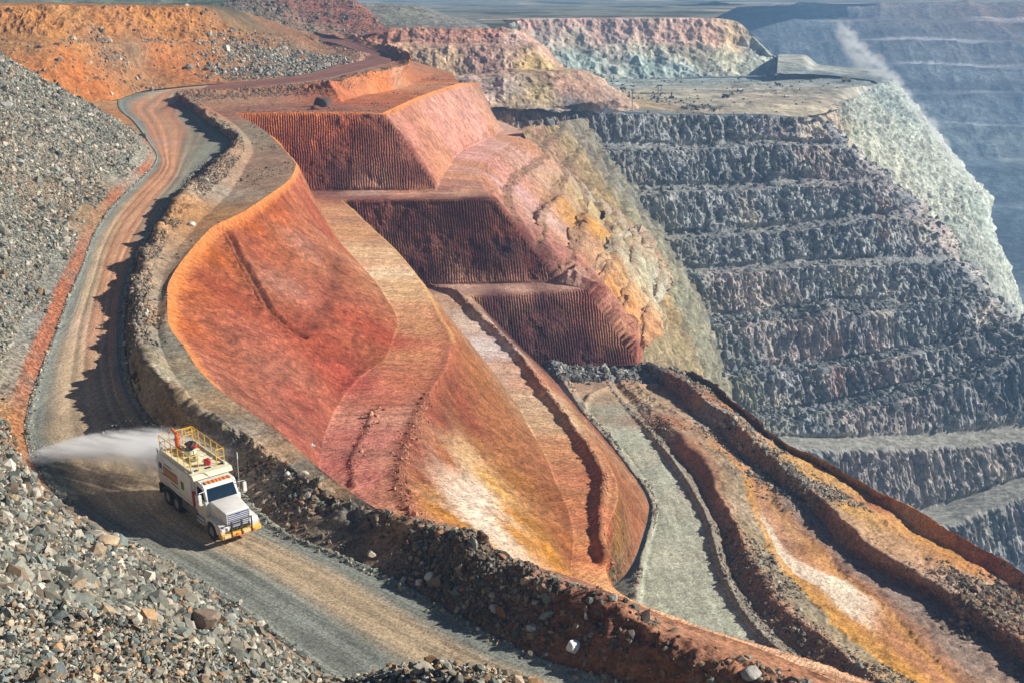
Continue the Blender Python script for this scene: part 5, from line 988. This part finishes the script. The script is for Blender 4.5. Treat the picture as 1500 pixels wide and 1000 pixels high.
# bonnet
bm=new_bm()
def bon(v_):
    if v_.co.x>0: v_.co.y*=.88; v_.co.z-= .16 if v_.co.z>1.5 else 0
bx(bm,-.76,1.12,-.82,.82,.95,2.06,.07,3,bon)
part('bonnet',bm,WH,TR,True)
bm=new_bm()
for s_ in (-1,1):
    pr=[(1.30,.66),(1.30,.98),(1.12,1.22),(.55,1.28),(-.1,1.28),(-.62,1.20),(-.80,.92),(-.78,.70),(-.66,.70),(-.52,.98),(-.2,1.14),(.2,1.14),(.52,1.0),(.68,.72),(.70,.62)]
    prism(bm,pr,s_*.60,s_*1.16,.025)
part('fender',bm,WH,TR,True)
for s_ in (-1,1):
    bm=new_bm(); bx(bm,1.22,1.325,s_*.92-.19,s_*.92+.19,.90,1.10,.02); part('headlight',bm,LMP,TR)
    bm=new_bm(); bx(bm,1.18,1.31,s_*1.13-.05,s_*1.13+.05,.88,1.04,.01); part('indicator',bm,AMB,TR)
bm=new_bm(); bx(bm,1.10,1.155,-.66,.66,.92,1.80,.02)
gr_=part('grille',bm,flat('grille_blue',(.03,.06,.16),.4),TR)
bm=new_bm()
for k in range(7): bx(bm,1.15,1.185,-.60,.60,.98+k*.115,1.035+k*.115,.008)
for s_ in (-1,1): bx(bm,1.14,1.19,s_*.66-.035,s_*.66+.035,.90,1.84,.01)
bx(bm,1.14,1.19,-.66,.66,1.80,1.87,.01)
part('grille_bar',bm,CHR,gr_)
bm=new_bm(); bx(bm,1.185,1.20,-.10,.10,1.72,1.80,.005); part('emblem',bm,BLU,gr_)
bm=new_bm(); bx(bm,1.20,1.48,-1.18,1.18,.50,.80,.05,3)
for s_ in (-1,1): bx(bm,1.0,1.34,s_*1.1-.08,s_*1.1+.08,.52,.78,.03)
part('bumper',bm,YL,TR,True)
bm=new_bm()
for y in (-.58,.02,.62): tube(bm,[(1.46,y,.55),(1.50,y,1.50)],.045)
tube(bm,[(1.50,-.58,1.48),(1.50,.62,1.48)],.04)
tube(bm,[(1.5,-.58,1.02),(1.5,.62,1.02)],.03); tube(bm,[(1.5,.62,.55),(1.5,.62,1.1)],.03); cy(bm,(1.5,.0,1.06),.11,.08,'X',16); cy(bm,(1.5,-.3,1.06),.09,.08,'X',16)
part('bull_bar',bm,STL,TR)
PLM=flat('plate_cream',(.7,.6,.4),.5)
for y0,y1 in ((-1.05,-.70),(.10,.50)):
    bm=new_bm(); bx(bm,1.48,1.52,y0,y1,.58,.74,.01); part('plate',bm,PLM,TR)
bm=new_bm(); cy(bm,(1.50,-.25,.66),.07,.06,'X'); cy(bm,(1.50,.72,.62),.07,.06,'X'); tube(bm,[(1.5,-.5,.62),(1.54,0,.52),(1.5,.5,.6)],.025); part('tow_hook',bm,ORN,TR)
bm=new_bm(); tube(bm,[(-.9,1.1,2.1),(-.85,1.14,4.4)],.012); cy(bm,(-.85,1.14,4.3),.03,.4); part('aerial',bm,WH,TR)
# stand it on the road
FP = RDfull.P[RDfull.r>3].reshape(-1,3)
def ground(x,y): 
    d_=((FP[:,:2]-np.array([x,y]))**2).sum(1); k=np.argsort(d_)[:40]; return FP[k,2].mean()
hd=Vector((.60,-.80,0)).normalized()
k=np.argmin((lambda q_:(q_[0]-339)**2+(q_[1]-781)**2)(project(FP))); fpt=FP[k]; 
zf=ground(fpt[0],fpt[1]); rx=fpt[0]-hd.x*5.6; ry=fpt[1]-hd.y*5.6; zr=ground(rx,ry)
lf=Vector((-hd.y,hd.x,0)); zl=ground(fpt[0]-hd.x*3+lf.x,fpt[1]-hd.y*3+lf.y); zr2=ground(fpt[0]-hd.x*3-lf.x,fpt[1]-hd.y*3-lf.y)
fw=Vector((hd.x*5.6,hd.y*5.6,zf-zr)).normalized(); sl=(lf*2+Vector((0,0,zl-zr2))).normalized(); upv=fw.cross(sl).normalized(); sl=upv.cross(fw)
TR.matrix_world=Matrix.Translation((fpt[0],fpt[1],zf))@Matrix((fw,sl,upv)).transposed().to_4x4()@Matrix.Diagonal((.90,.97,.93,1))
bpy.context.view_layer.update(); TM=TR.matrix_world.copy()
print('truck', fpt, zf, zr, zl, zr2)
# ================================================================== spray behind the truck
def vol(name, density, color, scale, detail=4, thr=.45, aniso=.3, step=None, coords='Object', falloff=None, stretch=(1,1,1)):
    g=NT(name); v_=g.n('ShaderNodeVolumePrincipled'); v_.inputs['Color'].default_value=(*color,1); v_.inputs['Anisotropy'].default_value=aniso
    tc=g.n('ShaderNodeTexCoord'); mp=g.n('ShaderNodeMapping'); mp.inputs['Scale'].default_value=stretch; n_=g.n('ShaderNodeTexNoise'); n_.inputs['Scale'].default_value=scale; n_.inputs['Detail'].default_value=detail
    g.l(tc.outputs['Object'],mp.inputs[0]); g.l(mp.outputs[0],n_.inputs['Vector'])
    mr=g.n('ShaderNodeMapRange'); mr.inputs['From Min'].default_value=thr; mr.inputs['From Max'].default_value=thr+.3; mr.inputs['To Max'].default_value=density; g.l(n_.outputs[0],mr.inputs['Value'])
    src=mr.outputs[0]
    if falloff: src=falloff(g,tc,src)
    g.l(src,v_.inputs['Density']); g.l(v_.outputs[0],g.out.inputs['Volume']); return g.m
def hull(name, pts, mat):
    bm=bmesh.new()
    for q_ in pts: bm.verts.new(q_)
    bmesh.ops.convex_hull(bm,input=bm.verts[:]); me=bpy.data.meshes.new(name); bm.to_mesh(me); bm.free(); me.materials.append(mat)
    o=bpy.data.objects.new(name,me); COL.objects.link(o); o['kind']='stuff'; return o
# a fan thrown off the back of the truck over the road's left edge
noz=TM@Vector((-8.7,-.1,1.9))
def mth(g):
    def m(op,a,b=None,clamp=False):
        k=g.n('ShaderNodeMath',operation=op); k.use_clamp=clamp
        for i,q_ in enumerate((a,b)):
            if q_ is None: continue
            if isinstance(q_,(int,float)): k.inputs[i].default_value=q_
            else: g.l(q_,k.inputs[i])
        return k.outputs[0]
    return m
LX=11.6
def fan_z(X,m): return m(X)
def fan_fall(g,tc,src):
    m=mth(g); sx=g.n('ShaderNodeSeparateXYZ'); g.l(tc.outputs['Object'],sx.inputs[0]); X,Y,Z=sx.outputs
    arc=m('MULTIPLY',m('MULTIPLY',m('ADD',X,1),m('SUBTRACT',LX,X)),.022)
    zc=m('ADD',m('SUBTRACT',arc,m('MULTIPLY',X,.19)),.15)
    th=m('SUBTRACT',.95,m('MULTIPLY',X,.045))
    fz=m('SUBTRACT',1,m('POWER',m('DIVIDE',m('ABSOLUTE',m('SUBTRACT',Z,zc)),th),2),True)
    wy=m('SUBTRACT',2.3,m('MULTIPLY',X,.12)); fy=m('SUBTRACT',1,m('POWER',m('DIVIDE',m('ABSOLUTE',Y),wy),2),True)
    fx=m('MULTIPLY',m('MULTIPLY',m('SUBTRACT',LX,X),.22,True),m('MULTIPLY',m('ADD',X,3.4),.3,True))
    return m('MULTIPLY',src,m('MULTIPLY',fz,m('MULTIPLY',fy,fx)))
wat=vol('spray_water',8.0,(1,1,1),1.7,7,.45,.2,falloff=fan_fall,stretch=(.16,1.5,1.7))
fpts=[]
for X in (-3.4,-2,0,2,4,6,8,10,LX):
    zc=(X+1)*(LX-X)*.022-.19*X+.15; th=.95-X*.045; wy=2.3-.12*X
    fpts+=[(X,sy*wy,zc+sz*th) for sy in (-1,1) for sz in (-1,1)]
fo=hull('water_spray',fpts,wat)
tgt=Vector(at(55,668,-27.6)); dv=(tgt-noz); dv.z=0; dv.normalize()
fo.matrix_world=Matrix.Translation(noz)@Matrix((dv,Vector((-dv.y,dv.x,0)),Vector((0,0,1)))).transposed().to_4x4()
def ball_fall(g,tc,src):
    m=mth(g); l_=g.n('ShaderNodeVectorMath',operation='LENGTH'); g.l(tc.outputs['Object'],l_.inputs[0]); return m('MULTIPLY',src,m('SUBTRACT',1,m('POWER',l_.outputs['Value'],1.6),True))
def puff(name, c, r_, mat, rz=0, tilt=0):
    bm=bmesh.new(); bmesh.ops.create_icosphere(bm,subdivisions=3,radius=1); me=bpy.data.meshes.new(name); bm.to_mesh(me); bm.free(); me.materials.append(mat)
    o=bpy.data.objects.new(name,me); COL.objects.link(o); o.location=c; o.scale=r_; o.rotation_euler=(0,tilt,rz); o['kind']='stuff'; return o
# droplets
bpy.context.view_layer.update()
dn_=9000; X=RNG.uniform(-1,LX,dn_); Y=RNG.normal(size=dn_)*(2.3-.12*X)*.5; Z=(X+1)*(LX-X)*.022-.19*X+.15+RNG.normal(size=dn_)*(.95-X*.045)*.5
L_=np.array(fo.matrix_world); Q=np.stack([X,Y,Z,np.ones(dn_)],-1)@L_.T
g=NT('water_drop'); b_=g.n('ShaderNodeBsdfPrincipled'); b_.inputs['Base Color'].default_value=(.85,.88,.92,1); b_.inputs['Roughness'].default_value=.2; g.l(b_.outputs[0],g.out.inputs['Surface'])
rocks('water_drops',Q[:,:3],np.full(dn_,.012)*np.exp(RNG.normal(size=dn_)*.35),np.ones((dn_,3))*.8,SMALL,g.m)
# dust rolling down from the lip of the far spill
du_=vol('dust',.42,(.96,.95,.92),1.9,7,.46,.2,falloff=ball_fall)
for x,y,Y_,rx,rz_,tl in ((1420,282,578,12,5.5,.7),(1402,258,588,13,6.5,.8),(1383,232,596,13,7,.9),(1366,204,604,13,7,.9),(1350,178,612,12,7,.9),(1332,158,628,10,5.5,.9),(1314,134,642,10,6,.8),(1296,112,655,11,6,.5),(1272,90,690,12,8,.5),(1252,68,720,10,7,.7),(1240,48,740,9,6,1.0)):
    puff('dust_cloud',Vector(at(x,y,Y_)),(rx,9,rz_),du_,0,tl)
# ================================================================== small machines and masts on the far plateau
PLT_P=PLT.P
def plat(px,py):
    x,y,_=project(PLT.P); k=np.unravel_index(np.argmin((x-px)**2+(y-py)**2),x.shape); return Vector(PLT.P[k])
YM=flat('machine_yellow',(.45,.33,.12),.6,noise=.3); DM=flat('machine_dark',(.06,.07,.09),.6,noise=.3)
def haul_truck(loc,rz,label,L=3.2,paint=None):
    t=thing('haul_truck',label,'haul truck',loc,rz,'machines parked on the far plateau'); k=L/8
    bm=new_bm(); prism(bm,[(-4*k,1.6*k),(1.2*k,1.6*k),(1.6*k,3.2*k),(3.9*k,3.5*k),(3.9*k,3.8*k),(1.2*k,3.8*k),(-4.4*k,3.3*k)],-1.9*k,1.9*k,.1*k); part('dump_body',bm,paint or YM,t)
    bm=new_bm(); bx(bm,1.8*k,3.6*k,-1.7*k,1.7*k,1.0*k,2.2*k,.1*k); bx(bm,-3.4*k,3*k,-.8*k,.8*k,.9*k,1.5*k); part('chassis',bm,DM,t)
    bm=new_bm(); bx(bm,2*k,3.2*k,.2*k,1.6*k,2.2*k,3.3*k,.1*k); part('cab',bm,WH,t)
    for x in (-2.5,2.4):
        for s_ in (-1,1):
            bm=new_bm(); cy(bm,(x*k,s_*1.6*k,1.0*k),1.0*k,.7*k,'Y',20); part('wheel',bm,BLK,t,True)
    return t
def excavator(loc,rz,label,L=3.2):
    t=thing('excavator',label,'excavator',loc,rz,'machines parked on the far plateau'); k=L/8
    for s_ in (-1,1):
        bm=new_bm(); bx(bm,-2.2*k,2.2*k,s_*1.3*k-.35*k,s_*1.3*k+.35*k,0,1.0*k,.35*k,3); part('track',bm,DM,t)
    bm=new_bm(); bx(bm,-2.4*k,1.4*k,-1.5*k,1.5*k,1.1*k,2.8*k,.15*k); part('house',bm,YM,t)
    bm=new_bm(); bx(bm,.4*k,1.8*k,.3*k,1.4*k,1.2*k,3.3*k,.1*k); part('cab',bm,GLS,t)
    bm=new_bm(); tube(bm,[(1.2*k,-.3*k,2*k),(3.4*k,-.3*k,4.4*k),(5.6*k,-.3*k,3.2*k)],.28*k); tube(bm,[(5.6*k,-.3*k,3.4*k),(5.2*k,-.3*k,1.2*k)],.22*k); part('boom',bm,YM,t)
    bm=new_bm(); prism(bm,[(4.6*k,.2*k),(5.6*k,.1*k),(5.7*k,1.2*k),(5.0*k,1.3*k)],-.9*k,.3*k); part('bucket',bm,DM,t)
    return t
haul_truck(plat(913,132),.3,'dark machine parked alone near the left end of the far plateau',2.4,DM)
haul_truck(plat(1063,144),2.6,'dark haul truck nearest the wall edge in the group of three',2.9,DM)
excavator(plat(1073,139),2.2,'excavator in the middle of the group of three on the plateau',2.6)
haul_truck(plat(1084,135),.5,'pale machine at the back of the group of three on the plateau',2.4,WH)
haul_truck(plat(1140,126),.2,'small grey block of a truck right of the tall dark machine',2.4,DM)
haul_truck(plat(1240,121),.1,'haul truck parked by the step at the plateau far right end',4.0,YM)
excavator(plat(1077,124),1.6,'tall dark machine standing at the foot of the rear wall',3.0)
haul_truck(plat(1151,143),.8,'tiny pale vehicle on the open right part of the plateau',1.7,WH)
def mast(loc,h,label,double=False):
    t=thing('lighting_mast',label,'mast',loc,0)
    bm=new_bm(); tube(bm,[(0,0,0),(0,0,h)],.13)
    if double: tube(bm,[(1.1,0,0),(1.1,0,h)],.13)
    part('pole',bm,flat('mast_steel',(.12,.13,.13),.6),t)
    bm=new_bm(); bx(bm,-.5,.5,-.5,.5,0,.4,.04); part('base',bm,CRM,t)
    bm=new_bm(); bx(bm,-.5,(1.6 if double else .5),-.15,.15,h-.1,h+.25,.03); part('lamp_head',bm,STL,t)
mast(plat(926,163),6.5,'tall thin mast at the left front edge of the plateau')
mast(plat(964,142),4,'pair of short poles joined at the top in mid plateau',True)
bm=new_bm(); tube(bm,[(0,0,0),(0,0,2.2)],.25); 
o=thing('drill_rig','small dark drill rig standing upright in the middle of the plateau','drill rig',plat(984,145)); part('drill_mast',bm,DM,o); bm=new_bm(); bx(bm,-.9,.9,-.6,.6,.2,.9,.1); part('body',bm,DM,o)
for s_ in (-1,1):
    bm=new_bm(); bx(bm,-1,1,s_*.6-.15,s_*.6+.15,0,.35,.1); part('track',bm,BLK,o)
spread('loose_rock', PLT, 350, blob(PLT,[(1010,160),(1030,158),(1040,158),(960,145),(940,138),(990,150)],5)*1.0+.02, .4,.4,None,tones=[(.12,.13,.14),(.2,.2,.2)],smax=1.2)
# ================================================================== light, air, camera
SUN_EL, SUN_AZ = R(29.5), R(1)      # azimuth measured from +X towards +Y
sd = Vector((math.cos(SUN_EL)*math.cos(SUN_AZ), math.cos(SUN_EL)*math.sin(SUN_AZ), math.sin(SUN_EL)))
li = bpy.data.lights.new('sun','SUN'); li.energy = 5.0; li.angle = R(.5); li.color = (1,.94,.84)
so = bpy.data.objects.new('sun', li); COL.objects.link(so); so.rotation_euler = sd.to_track_quat('Z','Y').to_euler(); so.location=(100,0,80)
w = bpy.data.worlds.new('World'); sc.world = w; w.use_nodes = True; nt = w.node_tree; nt.nodes.clear()
sky = nt.nodes.new('ShaderNodeTexSky'); sky.sky_type='NISHITA'; sky.sun_disc=False; sky.air_density=.75; sky.dust_density=.2; sky.ozone_density=2.5; sky.altitude=400; sky.sun_elevation=SUN_EL; sky.sun_rotation=math.pi/2-SUN_AZ
bg = nt.nodes.new('ShaderNodeBackground'); bg.inputs['Strength'].default_value=.05; wo = nt.nodes.new('ShaderNodeOutputWorld')
nt.links.new(sky.outputs[0], bg.inputs[0]); nt.links.new(bg.outputs[0], wo.inputs[0])
cam = bpy.data.cameras.new('camera'); cam.lens = 36*FPX/1500; cam.sensor_width=36; cam.clip_end=20000; cam.clip_start=.5
co = bpy.data.objects.new('camera', cam); COL.objects.link(co); co.location=(0,0,0); co.rotation_euler=(math.pi/2-PITCH,0,0); sc.camera = co
if not globals().get('NOHAZE'):
    bm = bmesh.new(); bmesh.ops.create_cube(bm, size=1)
    for v_ in bm.verts: v_.co = Vector((v_.co.x*3400+150, 1490+v_.co.y*3100, -335+v_.co.z*700))
    me = bpy.data.meshes.new('haze'); bm.to_mesh(me); bm.free()
    g = NT('haze_air'); v_ = g.n('ShaderNodeVolumePrincipled'); v_.inputs['Density'].default_value=.00033
    v_.inputs['Color'].default_value=(.34,.62,1,1); v_.inputs['Anisotropy'].default_value=.0
    g.l(v_.outputs[0], g.out.inputs['Volume']); me.materials.append(g.m)
    ho = bpy.data.objects.new('haze', me); COL.objects.link(ho); ho['kind']='stuff'
vs = sc.view_settings; vs.view_transform='Standard'; vs.look='None'; vs.exposure=0.5; vs.gamma=1
sc.cycles.volume_bounces=7; sc.cycles.max_bounces=9; sc.cycles.diffuse_bounces=3
